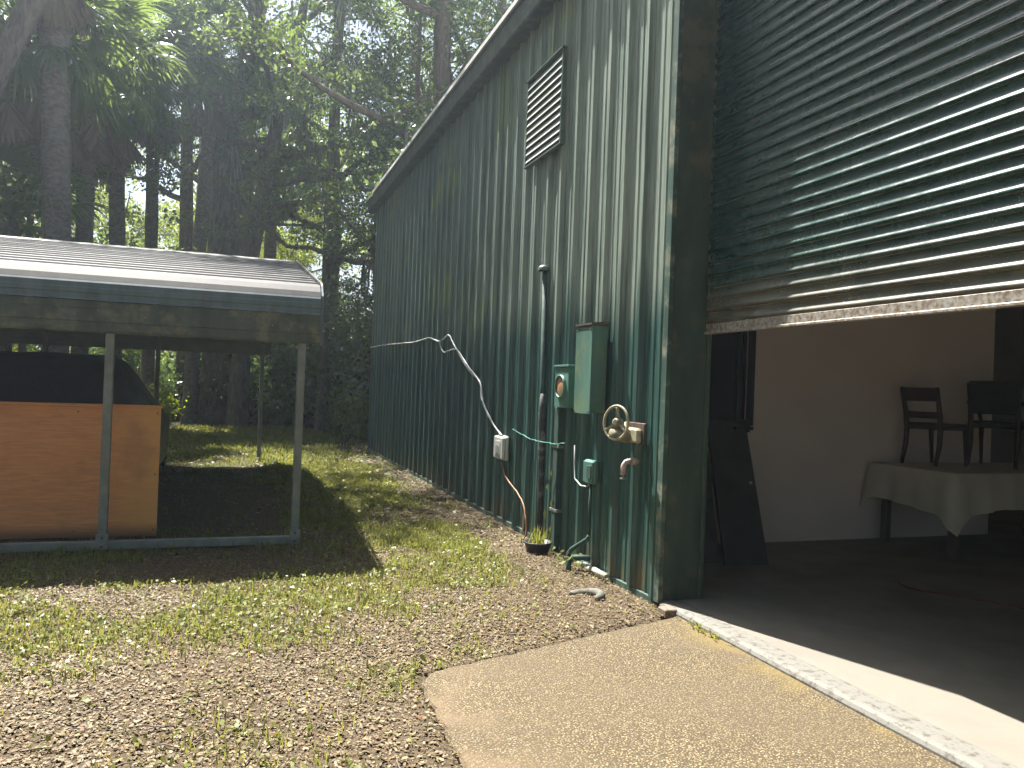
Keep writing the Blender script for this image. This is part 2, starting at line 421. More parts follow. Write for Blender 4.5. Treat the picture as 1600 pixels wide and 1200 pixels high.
def tag(o, label=None, cat=None, group=None, kind=None):
    if label: o['label'] = label
    if cat: o['category'] = cat
    if group: o['group'] = group
    if kind: o['kind'] = kind
    return o
def thing(name, loc, label, cat, group=None):
    o = bpy.data.objects.new(name, None); col.objects.link(o); o.location = loc; o.empty_display_size = .2
    return tag(o, label, cat, group)
def struct(o): o['kind'] = 'structure'; return o

# value noise for scattering
_lat = np.random.default_rng(3).random((256, 256))
def vnoise(x, y, s):
    x = np.asarray(x) * s + 100; y = np.asarray(y) * s + 100
    xi = np.floor(x).astype(int); yi = np.floor(y).astype(int); fx = x - xi; fy = y - yi
    fx = fx * fx * (3 - 2 * fx); fy = fy * fy * (3 - 2 * fy)
    g = lambda a, b: _lat[a % 256, b % 256]
    return (g(xi, yi) * (1 - fx) + g(xi + 1, yi) * fx) * (1 - fy) + (g(xi, yi + 1) * (1 - fx) + g(xi + 1, yi + 1) * fx) * fy
def gh(x, y):
    return (vnoise(x, y, 1.3) - .5) * .03 + (vnoise(x, y, 5) - .5) * .012 - .004

# ------------------------------------------------------------------ ground
def coords(fine0, fine1, step, lo, hi):
    a = list(np.arange(fine0, fine1 + 1e-6, step))
    l = []; d = step * 2; v = fine0
    while v - d > lo: v -= d; l.append(v); d *= 1.5
    l.append(lo); l = l[::-1]
    r = []; d = step * 2; v = a[-1]
    while v + d < hi: v += d; r.append(v); d *= 1.5
    r.append(hi)
    return np.array(l + a + r)
gx = coords(-4.5, 2.75, .09, -180, 180); gy = coords(1.2, 14, .09, -180, 180)
GX, GY = np.meshgrid(gx, gy, indexing='ij')
GZ = gh(GX, GY)
GZ = np.where(GX > 2.6, np.minimum(GZ, -.02), GZ)
ap = (GX > .86) & (GY < 3.72 + (GX - .88) * .33)
GZ = np.where(ap, -.03, GZ)
nx, ny = GX.shape
I = np.arange(nx * ny).reshape(nx, ny)
Q = np.stack([I[:-1, :-1], I[1:, :-1], I[1:, 1:], I[:-1, 1:]], -1).reshape(-1, 4)
g = link('ground', np_mesh('ground', np.stack([GX, GY, GZ], -1), Q, np.full(len(Q), 4), True), 'ground'); struct(g)

# concrete apron
edge = []
def lerp2(a, b, n, jit):
    for i in range(n):
        t = i / n; edge.append((a[0] + (b[0] - a[0]) * t + rnd.uniform(-jit, jit), a[1] + (b[1] - a[1]) * t + rnd.uniform(-jit, jit)))
lerp2((.55, -8), (.85, 2.6), 60, .012); lerp2((.85, 2.6), (.865, 3.55), 16, .012); lerp2((.865, 3.55), (.96, 3.69), 4, .006)
lerp2((.96, 3.69), (1.68, 3.93), 14, .012); lerp2((1.68, 3.93), (2.58, 4.22), 16, .012); lerp2((2.58, 4.22), (2.675, 4.26), 3, 0)
edge.append((2.675, 4.26)); edge.append((2.675, -8))
b = MB(); n = len(edge)
V = [(x, y, -.12) for x, y in edge] + [(x, y, .004) for x, y in edge]
cx = [(x + (1.7 - x) * .012, y + (2 - y) * .012) for x, y in edge]
V += [(x, y, .016) for x, y in cx]
Fc = [(i, (i + 1) % n, n + (i + 1) % n, n + i) for i in range(n)] + [(n + i, n + (i + 1) % n, 2 * n + (i + 1) % n, 2 * n + i) for i in range(n)] + [tuple(range(2 * n, 3 * n))]
b.add(V, Fc); struct(b.build('concrete_apron', 'apron'))

# ------------------------------------------------------------------ workshop building
WX = 2.72           # outer wall plane
BASE = (WX, 10.5, 0)
bld = thing('metal_building', BASE, 'long dark green ribbed metal workshop with weathered paint and open roller door', 'building')
NS = 13; Y0, Y1 = 4.56, 16.5; SW = (Y1 - Y0) / NS; PIT = SW / 3
def ribprof(y0):
    """x offset (outwards negative) against y for one sheet of three pitches"""
    p = []
    for k in range(3):
        c = y0 + PIT * (k + .16)
        p += [(c - .044, 0), (c - .020, -.038), (c + .020, -.038), (c + .044, 0)]
        for q in (.42, .68):
            m0 = y0 + PIT * (k + .16 + q)
            p += [(m0 - .013, 0), (m0 - .006, -.006), (m0 + .006, -.006), (m0 + .013, 0)]
    return [(y0 - .004, 0)] + p + [(y0 + SW + .004, 0)]
def wall_sheet(z0, z1):
    mb = MB(); pr = [(x, y) for (y, x) in ribprof(0)]
    n = len(pr); zs = [z0, z1]
    V = [(x, y, z) for z in zs for x, y in pr]
    mb.add(V, [(i, i + 1, n + i + 1, n + i) for i in range(n - 1)])
    # inner face
    V = [(x + .004, y, z) for z in zs for x, y in pr]
    mb.add(V, [(n + i, n + i + 1, i + 1, i) for i in range(n - 1)])
    return mb
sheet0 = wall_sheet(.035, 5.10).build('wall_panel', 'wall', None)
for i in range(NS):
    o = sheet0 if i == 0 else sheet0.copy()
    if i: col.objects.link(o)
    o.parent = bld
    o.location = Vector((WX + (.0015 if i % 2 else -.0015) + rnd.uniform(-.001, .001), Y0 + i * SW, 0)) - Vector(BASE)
    o.rotation_euler = (0, rnd.uniform(-.0007, .0007), 0)
# wall beyond the near side of the door, and header above the curtain
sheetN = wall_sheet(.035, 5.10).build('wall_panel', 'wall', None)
for i in range(2):
    o = sheetN if i == 0 else sheetN.copy()
    if i: col.objects.link(o)
    o.parent = bld; o.location = Vector((WX, -6.0 - (i + 1) * SW, 0)) - Vector(BASE)  # gap up to the pier is an unseen open bay, added for interior daylight
mb = MB().box(2.72, 2.80, -7.8, 4.56, 4.55, 5.1, .004); mb.build('door_header', 'trim', bld)
mb = MB().box(2.705, 2.995, 4.485, 4.555, .03, 5.0, .006); mb.build('door_jamb', 'jamb', bld)
mb = MB().box(2.705, 2.995, -1.1, -.5, .03, 5.0, .006); mb.build('door_jamb', 'jamb', bld)
mb = MB().prism([(2.668, 4.482), (2.702, 4.482), (2.702, 4.60), (2.694, 4.60), (2.694, 4.545), (2.668, 4.545)], 2, .03, 5.0); mb.build('corner_trim', 'cornertrim', bld)
mb = MB().box(2.962, 2.990, 4.455, 4.484, .05, 4.5, .003)
for k in range(42): mb.box(2.950, 2.9615, 4.458, 4.480, 1.9 + k * .0775, 1.9 + k * .0775 + .04, .002)
mb.build('door_guide', 'jamb', bld)
# base flashing, eave trim, roof and unseen shell
mb = MB().box(2.70, 2.80, 4.6, 16.5, -.05, .030, .004); mb.build('base_flashing', 'cornertrim', bld)
mb = MB().prism([(2.72, 5.00), (2.56, 4.99), (2.545, 5.005), (2.535, 5.19), (2.52, 5.20), (2.52, 5.215), (2.72, 5.25)], 1, -7.95, 16.62); mb.build('eave_trim', 'trim', bld)
mb = MB().sheet([(2.50, 5.22), (8.7, 6.7), (14.9, 5.44)], 1, -8.0, 16.66, (0, 1), .05); mb.build('roof', 'shell', bld)
mb = MB(); pent = [(2.75, 0), (14.7, 0), (14.7, 5.42), (8.7, 6.64), (2.75, 5.22)]
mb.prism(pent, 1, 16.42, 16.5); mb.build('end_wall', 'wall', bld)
mb = MB(); mb.prism(pent, 1, -7.93, -7.85); mb.build('end_wall', 'shell', bld)
mb = MB().box(14.62, 14.70, -7.85, 16.42, 0, 5.4); mb.build('rear_wall', 'shell', bld)
mb = MB().box(2.735, 2.76, 4.56, 16.42, .05, 5.2); mb.build('wall_lining', 'iwall', bld)
mb = MB()
for i in range(NS):
    for k in range(3):
        for z in (.12, 1.35, 2.55, 3.75, 4.9):
            y = Y0 + i * SW + PIT * (k + .16) + .055
            mb.lathe([(.0001, -.007), (.005, -.006), (.008, 0)], (WX - .001, y, z + rnd.uniform(-.01, .01)), 'x', 6)
s = mb.build('wall_screws', 'steel', bld); s['kind'] = 'stuff'
# louvre vent
vy0, vy1, vz0, vz1 = 6.40, 7.30, 3.60, 4.44; vx = 2.648
mb = MB()
mb.box(vx, 2.69, vy0, vy0 + .022, vz0, vz1, .003); mb.box(vx, 2.69, vy1 - .022, vy1, vz0, vz1, .003)
mb.box(vx - .012, 2.69, vy0 - .01, vy1 + .01, vz1 + .001, vz1 + .02, .003); mb.box(vx - .006, 2.69, vy0 - .005, vy1 + .005, vz0 - .018, vz0 - .001, .003)
vf = mb.build('louver_vent', 'ventframe', bld)
for k in range(11):
    z = vz0 + .03 + k * (vz1 - vz0 - .05) / 11
    M_ = Matrix.Translation((2.660, 0, z + .03)) @ Matrix.Rotation(math.radians(-66), 4, 'Y')
    MB().box(-.034, .034, vy0 + .026, vy1 - .026, -.002, .002, 0, M_).build('louver_slat', 'vent', vf)
mb = MB().box(2.682, 2.688, vy0 + .04, vy1 - .04, vz0, vz1); mb.build('louver_backing', 'blackplastic', vf)

# floor, threshold, inside walls
mb = MB().box(2.845, 14.6, -7.8, 16.4, -.08, .040); struct(mb.build('workshop_floor', 'floor'))
mb = MB(); prof = [(2.672, -.08), (2.672, .022), (2.682, .038), (2.71, .046), (2.838, .043), (2.838, -.08)]
mb.prism(prof, 1, -7.8, 4.47); struct(mb.build('threshold', 'lip'))
IY = 6.10
mb = MB().box(2.995, 4.06, IY, IY + .1, .041, 3.4).box(4.06, 4.50, IY, IY + .1, .041, 1.18).box(4.06, 4.50, IY, IY + .1, 2.12, 3.4).box(4.50, 7.60, IY, IY + .1, .041, 3.4)
struct(mb.build('interior_wall', 'iwall'))
mb = MB().box(2.965, 7.6, IY + .1, 12, 3.4, 3.5); struct(mb.build('inner_ceiling', 'shell'))
mb = MB().box(7.5, 7.6, IY + .101, 12, .041, 3.4); struct(mb.build('inner_side_wall', 'shell'))

# ------------------------------------------------------------------ roller door
DX = 2.955
door = thing('roller_door', (DX, 2.0, 1.82), 'dark green ribbed roller door half raised with rust and peeling paint near bottom', 'roller door')
PITS = .0775
def slat_mesh():
    pr = []
    for t in np.linspace(0, 1, 9):       # rounded bead, then a shallow curved flat
        a = PI * t
        pr.append((-.009 * math.sin(a), .002 + .030 * t))
    for t in np.linspace(0.1, 1, 6):
        pr.append((.005 * math.sin(PI * t) + .0005, .032 + .0455 * t))
    mb = MB(); n = len(pr)
    V = [(x, y, z) for y in (-2.47, 2.47) for x, z in pr]
    mb.add(V, [(i, i + 1, n + i + 1, n + i) for i in range(n - 1)], True)
    return mb
sl0 = slat_mesh().build('door_slat', 'slat', None)
for k in range(36):
    o = sl0 if k == 0 else sl0.copy()
    if k: col.objects.link(o)
    o.parent = door; o.location = (rnd.uniform(-.0012, .0012), 0, .055 + k * PITS); o.rotation_euler = (rnd.uniform(-.0008, .0008), rnd.uniform(-.03, .03), 0)
mb = MB().box(DX - .006, DX + .004, -.47, 4.47, 1.822, 1.873, .002).box(DX - .022, DX + .02, -.47, 4.47, 1.805, 1.8215, .003)
mb.build('bottom_bar', simple('rusty_bottom_bar', (.40, .385, .35), (.17, .12, .075), 45, .5, .2), door)
mb = MB().tube([(3.15, -.5, 4.75), (3.15, 4.5, 4.75)], .17, 16); mb.build('curtain_roll', 'slat', door)

# ------------------------------------------------------------------ things on the wall
t = thing('electrical_cabinet', (2.69, 5.53, 1.22), 'tall mossy green metal cabinet fixed high on the ribbed wall', 'electrical cabinet')
MB().box(2.562, 2.688, 5.395, 5.675, 1.23, 1.905, .004).build('body', 'boxmoss', t)
MB().box(2.553, 2.561, 5.388, 5.682, 1.222, 1.895, .003).build('front_cover', 'boxmoss', t)
MB().prism([(2.545, 1.907), (2.688, 1.907), (2.688, 1.935), (2.545, 1.922)], 1, 5.38, 5.69).build('rain_hood', 'rust', t)
for y in (5.41, 5.66):
    for z in (1.24, 1.87): MB().lathe([(.0001, -.006), (.006, -.005), (.008, 0)], (2.5525, y, z), 'x', 8).build('cover_screw', 'rust', t)

t = thing('meter_box', (2.69, 6.08, 1.24), 'small green meter box with orange disc in its round opening beside taller cabinet', 'meter box')
MB().box(2.612, 2.688, 5.935, 6.225, 1.25, 1.592, .004).build('body', 'box', t)
MB().box(2.602, 2.688, 5.925, 6.235, 1.594, 1.612, .003).build('lid_flange', 'box', t)
MB().lathe([(.098, 0), (.098, -.022), (.088, -.024), (.085, -.012)], (2.611, 6.08, 1.43), 'x', 28).build('ring', 'box', t)
MB().lathe([(.084, -.008), (.060, -.013), (.0005, -.015)], (2.611, 6.08, 1.43), 'x', 28).build('disc_plug', 'wood', t)

t = thing('conduit', (2.66, 6.215, 0), 'square green conduit running from meter box down to the ground', 'conduit')
MB().box(2.635, 2.688, 6.17, 6.26, .0, 1.248, .004).build('pipe', 'pipe', t)
for z in (.35, .9): MB().box(2.630, 2.689, 6.14, 6.29, z, z + .025, .002).build('strap', 'steel', t)

t = thing('vent_pipe', (2.66, 6.68, 0), 'dark tar smeared vertical pipe with a small domed cap and pale patches', 'pipe')
MB().tube([(2.675, 6.71, 2.50), (2.675, 6.66, 1.4), (2.675, 6.64, 1.36)], .024, 12).build('upper_pipe', 'pipe', t)
MB().tube([(2.672, 6.64, 1.359), (2.668, 6.63, 1.2), (2.672, 6.62, .9), (2.675, 6.61, .45), (2.675, 6.60, .0)], [.024, .034, .032, .028, .028], 12).build('lower_pipe', 'tar', t)
MB().lathe([(.055, -.022), (.054, 0), (.040, .022), (.018, .032), (.0005, .034)], (2.66, 6.71, 2.515), 'z', 16).build('cap', 'ventframe', t)

t = thing('hand_wheel', (2.69, 4.9, 1.05), 'cream spoked hand wheel and gear housing bolted to the green wall', 'hand wheel')
MB().box(2.668, 2.69, 4.745, 5.02, 1.045, 1.19, .003).build('mounting_plate', 'rust', t)
MB().box(2.625, 2.667, 4.76, 4.98, 1.05, 1.155, .015).build('gear_housing', 'cream', t)
wc = Vector((2.535, 4.91, 1.185)); ax = Vector((-.95, -.30, .06)).normalized(); e1 = Vector((0, 0, 1)); e1 = (e1 - ax * e1.dot(ax)).normalized(); e2 = ax.cross(e1)
pts = []
for k in range(33):
    a = 2 * PI * k / 32
    pts.append(wc + .118 * (math.cos(a) * e1 + math.sin(a) * e2))
MB().tube(pts, .010, 8, False).build('rim', 'cream', t)
for a in (0, 2.09, 4.19):
    d = math.cos(a) * e1 + math.sin(a) * e2
    MB().tube([wc - ax * .02 + d * .022, wc - ax * .012 + d * .07, wc + d * .112], [.014, .010, .012], 8).build('spoke', 'cream', t)
mb = MB(); mb.tube([wc - ax * .045, wc - ax * .02, wc + ax * .004, wc + ax * .012], [.03, .04, .034, .018], 14); mb.build('hub', 'creamdark', t)
mb = MB(); mb.tube([wc - ax * .03 - e1 * .075 + e2 * .05, wc - ax * .03 - e1 * .08 - e2 * .01, Vector((2.63, 4.88, 1.08))], [.045, .05, .04], 12); mb.build('drum_guard', 'creamdark', t)
MB().tube([wc - ax * .02, Vector((2.64, 4.93, 1.12))], .018, 10).build('shaft', 'creamdark', t)
pts = [Vector((2.66, 4.97, 1.16)), Vector((2.62, 4.93, 1.185)), Vector((2.58, 4.86, 1.165)), Vector((2.60, 4.82, 1.12))]
MB().tube(pts, .008, 8).build('bracket_loop', 'cream', t)

t = thing('pipe_elbow', (2.69, 4.87, .79), 'pinkish white plastic pipe elbow turned downward below the hand wheel', 'pipe elbow')
MB().tube([(2.72, 4.90, .915), (2.655, 4.90, .915)], .026, 14).build('collar', 'pvc', t)
MB().tube([(2.654, 4.90, .915), (2.635, 4.90, .914), (2.618, 4.90, .907), (2.607, 4.90, .893), (2.602, 4.90, .875), (2.602, 4.90, .83)], .020, 14).build('bend', 'pvc', t)
MB().lathe([(.022, .035), (.024, .03), (.019, .024), (.012, .02), (.012, .006), (.024, .002), (.022, -.006), (.0005, -.008)], (2.602, 4.90, .795), 'z', 12).build('spigot', 'steel', t)

t = thing('outlet_box', (2.69, 5.54, .66), 'small green weatherproof outlet box with conduit, low on the wall under the cabinet', 'outlet box')
MB().box(2.642, 2.688, 5.45, 5.64, .675, .86, .012).build('body', 'box', t)
MB().box(2.630, 2.641, 5.46, 5.63, .685, .85, .005).build('door', 'box', t)
MB().box(2.622, 2.6295, 5.475, 5.545, .72, .82, .002).build('latch_panel', 'pipe', t)
MB().tube([(2.665, 5.55, .674), (2.665, 5.55, .27)], .013, 10).build('conduit', 'pipe', t)
MB().tube([(2.665, 5.56, .67), (2.655, 5.60, .645), (2.65, 5.70, .64), (2.655, 5.83, .68), (2.66, 5.86, .8), (2.66, 5.865, .95)], .006, 8).build('loose_wire', 'whitecable', t)

t = thing('water_pipe', (2.6, 5.6, 0), 'grey green pipe fittings and bent hose stub at the foot of the wall', 'pipe')
MB().tube([(2.665, 5.54, .27), (2.655, 5.56, .235), (2.60, 5.72, .13), (2.585, 5.75, .09), (2.585, 5.75, -.03)], .018, 10).build('sloping_pipe', 'pipe', t)
MB().tube([(2.66, 5.50, .10), (2.60, 5.52, .105), (2.54, 5.55, .10), (2.515, 5.565, .075), (2.51, 5.57, .03), (2.51, 5.57, -.03)], .022, 10).build('bent_pipe', 'pipe', t)
MB().lathe([(.030, -.02), (.034, 0), (.034, .03), (.026, .034)], (2.585, 5.75, .03), 'z', 12).build('coupling', 'blackplastic', t)

t = thing('white_outlet_box', (2.69, 7.7, .63), 'white plastic weatherproof box where the loose white cable ends', 'outlet box')
MB().box(2.655, 2.69, 7.55, 7.87, .645, .905, .02).build('back_box', 'whitebox', t)
fb = MB().box(2.618, 2.656, 7.56, 7.86, .655, .895, .024).build('front_cover', 'whitebox', t)
MB().box(2.612, 2.6175, 7.63, 7.80, .70, .85, .003).build('hinged_door', 'whitebox', t)
MB().box(2.6085, 2.6115, 7.665, 7.765, .715, .80, .002).build('window', simple('pale_window', (.5, .52, .52), None, 5, .2, bump=0), t)
def wavy(pts, n=6, j=.004, seed=1):
    r = random.Random(seed); P = [Vector(p) for p in pts]; out = []
    for i in range(len(P) - 1):
        p0 = P[max(i - 1, 0)]; p1 = P[i]; p2 = P[i + 1]; p3 = P[min(i + 2, len(P) - 1)]
        for k in range(n):
            u = k / n
            q = .5 * ((2 * p1) + (-p0 + p2) * u + (2 * p0 - 5 * p1 + 4 * p2 - p3) * u * u + (-p0 + 3 * p1 - 3 * p2 + p3) * u ** 3)
            out.append(q + Vector((0, r.uniform(-j, j), r.uniform(-j, j))))
    out.append(P[-1]); return out
cab = [(2.66, 7.70, .90), (2.665, 8.03, 1.00), (2.665, 8.40, 1.20), (2.67, 8.58, 1.45), (2.67, 9.0, 1.58), (2.67, 9.45, 1.77), (2.67, 9.85, 1.97), (2.66, 10.05, 2.07), (2.67, 10.55, 2.01), (2.675, 11.2, 2.09), (2.675, 12.0, 2.07), (2.675, 13.5, 2.10), (2.675, 15.0, 2.13), (2.675, 16.4, 2.13)]
t = thing('white_cable', (2.66, 7.7, .9), 'thin loose white cable looping along the green wall down to the white box', 'cable')
MB().tube(wavy(cab), .010, 6).build('cable', 'whitecable', t)
cab2 = [(2.655, 7.72, .90), (2.66, 8.08, 1.04), (2.655, 8.45, 1.27), (2.67, 8.585, 1.45), (2.66, 9.1, 1.66), (2.665, 9.6, 1.86), (2.65, 9.95, 1.86), (2.65, 10.2, 1.845), (2.65, 10.4, 1.93), (2.66, 10.5, 2.02)]
MB().tube(wavy(cab2, seed=4), .008, 6).build('second_strand', 'whitecable', t)
tag(MB().tube(wavy([(2.66, 7.71, .643), (2.655, 7.55, .50), (2.655, 7.19, .385), (2.65, 6.99, .30), (2.64, 6.88, .18), (2.635, 6.84, .05), (2.60, 6.82, -.01)], seed=2), .0085, 6).build('brown_cable', 'orange'), 'thin brown cable curving from the white box to the ground', 'cable')
tag(MB().tube(wavy([(2.672, 7.42, .985), (2.665, 7.2, .96), (2.665, 6.9, .925), (2.61, 6.6, .93), (2.64, 6.4, .925), (2.63, 6.2, .93), (2.665, 6.08, .95)], seed=3), .006, 6).build('teal_cable', 'teal'), 'short teal green cable strung across the ribs to the conduit', 'cable')

# ------------------------------------------------------------------ small things at the foot of the wall
t = thing('flower_pot', (2.50, 6.2, 0), 'shallow black plastic pot with a tuft of green shoots against the wall', 'flower pot')
MB().lathe([(.0005, -.01), (.085, -.01), (.115, .085), (.125, .09), (.125, .10), (.112, .10), (.105, .07), (.0005, .068)], (2.50, 6.2, 0), 'z', 20).build('pot', 'blackplastic', t)
mb = MB()
for k in range(46):
    a = rnd.uniform(0, 2 * PI); r = rnd.uniform(0, .09); x, y = 2.50 + r * math.cos(a), 6.2 + r * math.sin(a); h = rnd.uniform(.06, .17); lx, ly = rnd.uniform(-.06, .06), rnd.uniform(-.06, .06); w_ = .005
    mb.add([(x - w_, y, .07), (x + w_, y, .07), (x + lx * .5 + w_ * .8, y + ly * .5, .07 + h * .6), (x + lx * .5 - w_ * .8, y + ly * .5, .07 + h * .6), (x + lx, y + ly, .07 + h)], [(0, 1, 2, 3), (3, 2, 4)])
mb.build('shoots', 'grass', t, False)
t = tag(MB().tube([(2.665, 5.62, .018), (2.672, 5.42, .022), (2.665, 5.22, .018)], .024, 14).build('plastic_pipe', 'whitepvc'), 'length of white plastic pipe lying along the base of the wall', 'pipe')
pts = []
for k in range(15):
    a = math.radians(-75 + k * 15.5); pts.append((2.30 + .10 * math.cos(a), 4.80 + .105 * math.sin(a), .012 + .012 * math.sin(k * .4)))
tag(MB().tube(pts, [.012] + [.030] * 13 + [.02], 10).build('rubber_ring', 'rubber'), 'broken curved grey rubber ring half buried in leaf litter', 'ring')
tag(MB().box(2.60, 2.69, 4.27, 4.37, -.01, .045, .006).build('brick_piece', 'stone'), 'small brown brick piece at the foot of the door jamb', 'brick')
# weed beside the threshold
mb = MB()
for k in range(34):
    a = rnd.uniform(0, 2 * PI); yy = rnd.gauss(3.92, .14); x = 2.645 + rnd.uniform(-.03, .015); h = rnd.uniform(.015, .05); lx, ly = math.cos(a) * .05, math.sin(a) * .05; w_ = .004
    mb.add([(x - w_, yy, .014), (x + w_, yy, .014), (x + lx * .5 + w_, yy + ly * .5, .014 + h * .7), (x + lx * .5 - w_, yy + ly * .5, .014 + h * .7), (x + lx, yy + ly, .014 + h)], [(0, 1, 2, 3), (3, 2, 4)])
tag(mb.build('weed', 'grass', None, False), 'spindly weed growing in the joint beside the white threshold', 'weed')
# climbing vine leaves on the conduit
mb = MB()
pth = wavy([(2.62, 6.22, 0), (2.62, 6.20, .25), (2.625, 6.24, .5), (2.62, 6.21, .72)], seed=9)
t = thing('vine', (2.62, 6.22, 0), 'thin vine with a few pale leaves climbing the green conduit', 'vine')
mb.tube(pth, .003, 5); mb.build('stem', 'grass', t)
for (y, z, s_) in ((6.33, .31, .05), (6.20, .20, .035), (6.19, .42, .04), (6.16, .10, .035), (6.30, .55, .03), (6.22, .68, .03)):
    a = rnd.uniform(-.5, .5)
    MB().add([(2.615, y, z - s_), (2.600, y + s_ * .5, z - s_ * .1), (2.61, y + a * .02, z + s_), (2.605, y - s_ * .5, z)], [(0, 1, 2), (0, 2, 3)]).build('leaf', 'weed', t, False)
t = thing('creeper', (2.55, 5.6, 0), 'pale leafy creeper sprawling over the pipe fittings at the wall foot', 'creeper')
mb = MB().tube(wavy([(2.60, 5.45, .0), (2.52, 5.55, .10), (2.50, 5.70, .06), (2.47, 5.78, .10)], seed=11), .004, 5); mb.build('stem', 'grass', t)
for k in range(22):
    y, x, z = rnd.uniform(5.40, 5.85), rnd.uniform(2.44, 2.60), rnd.uniform(.03, .15); s_ = rnd.uniform(.018, .04); d = Vector((rnd.uniform(-1, 1), rnd.uniform(-1, 1), rnd.uniform(.1, .8))).normalized(); e = d.orthogonal().normalized() * s_ * .55; d *= s_
    c = Vector((x, y, z)); MB().add([c - d, c + e, c + d, c - e], [(0, 1, 2, 3)]).build('leaf', 'weed', t, False)

# ------------------------------------------------------------------ inside the workshop
t = thing('window', (4.28, IY, 1.18), 'dark framed window in the pale interior wall next to the door jamb', 'window')
mb = MB().box(4.0, 4.07, IY - .025, IY - .001, 1.13, 2.2, .003).box(4.49, 4.56, IY - .025, IY - .001, 1.13, 2.2, .003).box(4.07, 4.49, IY - .024, IY - .001, 1.13, 1.19, .003).box(4.07, 4.49, IY - .024, IY - .001, 2.12, 2.2, .003)
mb.build('frame', 'darkframe', t)
MB().box(4.40, 4.425, IY - .01, IY + .02, 1.19, 2.12, .002).build('mullion', 'darkframe', t)
MB().box(4.062, 4.498, IY + .03, IY + .036, 1.182, 2.118).build('pane', 'glass', t)
def slabpanel(p, th, name, mat, label, cat):
    a, b_, c, d = [Vector(q) for q in p]; n = (b_ - a).cross(d - a).normalized() * th
    V = [a, b_, c, d, a + n, b_ + n, c + n, d + n]
    return tag(MB().add(V, [(0, 1, 2, 3), (7, 6, 5, 4), (0, 4, 5, 1), (1, 5, 6, 2), (2, 6, 7, 3), (3, 7, 4, 0)]).build(name, mat), label, cat)
t = thing('leaning_board', (3.96, 5.3, .04), 'dark grey board with a latch leaning against the interior wall', 'board')
a, b_, c, d = [Vector(q) for q in ((3.76, 5.30, .045), (4.16, 5.28, .045), (4.44, 6.03, 1.16), (4.05, 6.05, 1.19))]
n = (b_ - a).cross(d - a).normalized() * -.035
MB().add([a, b_, c, d, a + n, b_ + n, c + n, d + n], [(0, 1, 2, 3), (7, 6, 5, 4), (0, 4, 5, 1), (1, 5, 6, 2), (2, 6, 7, 3), (3, 7, 4, 0)]).build('board', 'dark', t)
MB().box(4.28, 4.47, 5.95, 5.99, 1.10, 1.13, .003).build('latch', 'blackplastic', t)
MB().box(4.395, 4.42, 5.93, 5.97, 1.08, 1.19, .003).build('latch', 'blackplastic', t)
MB().lathe([(.0005, -.012), (.012, -.01), (.014, 0)], (4.24, 5.66, .66), 'y', 10).build('knob', 'whitepvc', t)
slabpanel(((3.45, 5.55, .045), (3.78, 5.42, .045), (4.00, 6.02, 1.10), (3.68, 6.06, 1.12)), .03, 'leaning_board', 'dark', 'darker narrow board leaning behind the grey board with latch', 'board')
# table with cloth
TX0, TX1, TY0, TY1, TZ = 5.92, 8.1, 5.08, 6.04, .80
t = thing('table', ((TX0 + TX1) / 2, 5.55, .04), 'wooden table under a pale cloth carrying two chairs', 'table')
MB().box(TX0 + .02, TX1 - .02, TY0 + .02, TY1 - .02, TZ - .045, TZ - .006, .004).build('tabletop', 'tablewood', t)
for (x, y) in ((TX0 + .12, TY0 + .10), (TX0 + .12, TY1 - .10), (TX1 - .12, TY0 + .10), (TX1 - .12, TY1 - .1)): MB().box(x - .035, x + .035, y - .035, y + .035, .041, TZ - .046, .006).build('leg', 'tablewood', t)
# cloth as a draped ring
def clothmesh():
    per = []; NX, NY_ = 44, 22
    for i in range(NX): per.append((TX0 + (TX1 - TX0) * i / NX, TY0, 0, -1))
    for i in range(NY_): per.append((TX1, TY0 + (TY1 - TY0) * i / NY_, 1, 0))
    for i in range(NX): per.append((TX1 - (TX1 - TX0) * i / NX, TY1, 0, 1))
    for i in range(NY_): per.append((TX0, TY1 - (TY1 - TY0) * i / NY_, -1, 0))
    mb = MB(); V = []; L = 9; n = len(per)
    for k in range(L):
        f = k / (L - 1)
        for i, (x, y, ex, ey) in enumerate(per):
            cor = min(math.hypot(x - px, y - py) for px in (TX0, TX1) for py in (TY0, TY1))
            drop = .38 + .06 * math.sin(x * 3 + y * 2) + .13 * math.exp(-(cor / .06) ** 2)
            if ex == 0 and ey == 1: drop = .05
            o = .012 + f * (.025 + .018 * math.sin(x * 21 + y * 25) + .012 * math.sin(x * 47 + 1))
            o += f * .07 * math.exp(-(cor / .10) ** 2)
            if ey == 1: o = .008
            # outward normal blended at corners
            cxn, cyn = (x - (TX0 + TX1) / 2) / (TX1 - TX0), (y - (TY0 + TY1) / 2) / (TY1 - TY0)
            wv = math.exp(-(cor / .12) ** 2) * .7
            dx = ex * (1 - wv) + wv * (1 if cxn > 0 else -1) * .7; dy = ey * (1 - wv) + wv * (1 if cyn > 0 else -1) * .7
            if ey == 1: dx, dy = 0, 1
            V.append((x + dx * o, min(y + dy * o, IY - .01), TZ + .004 - f * drop - (0 if k else 0)))
    Fc = [(k * n + i, k * n + (i + 1) % n, (k + 1) * n + (i + 1) % n, (k + 1) * n + i) for k in range(L - 1) for i in range(n)]
    mb.add(V, Fc, True); mb.add([(x, y, TZ + .004) for (x, y, _, _) in per], [tuple(range(n))]); return mb
tag(clothmesh().build('tablecloth', 'cloth'), 'pale cream cloth draped over the table with a hanging pointed corner', 'tablecloth')
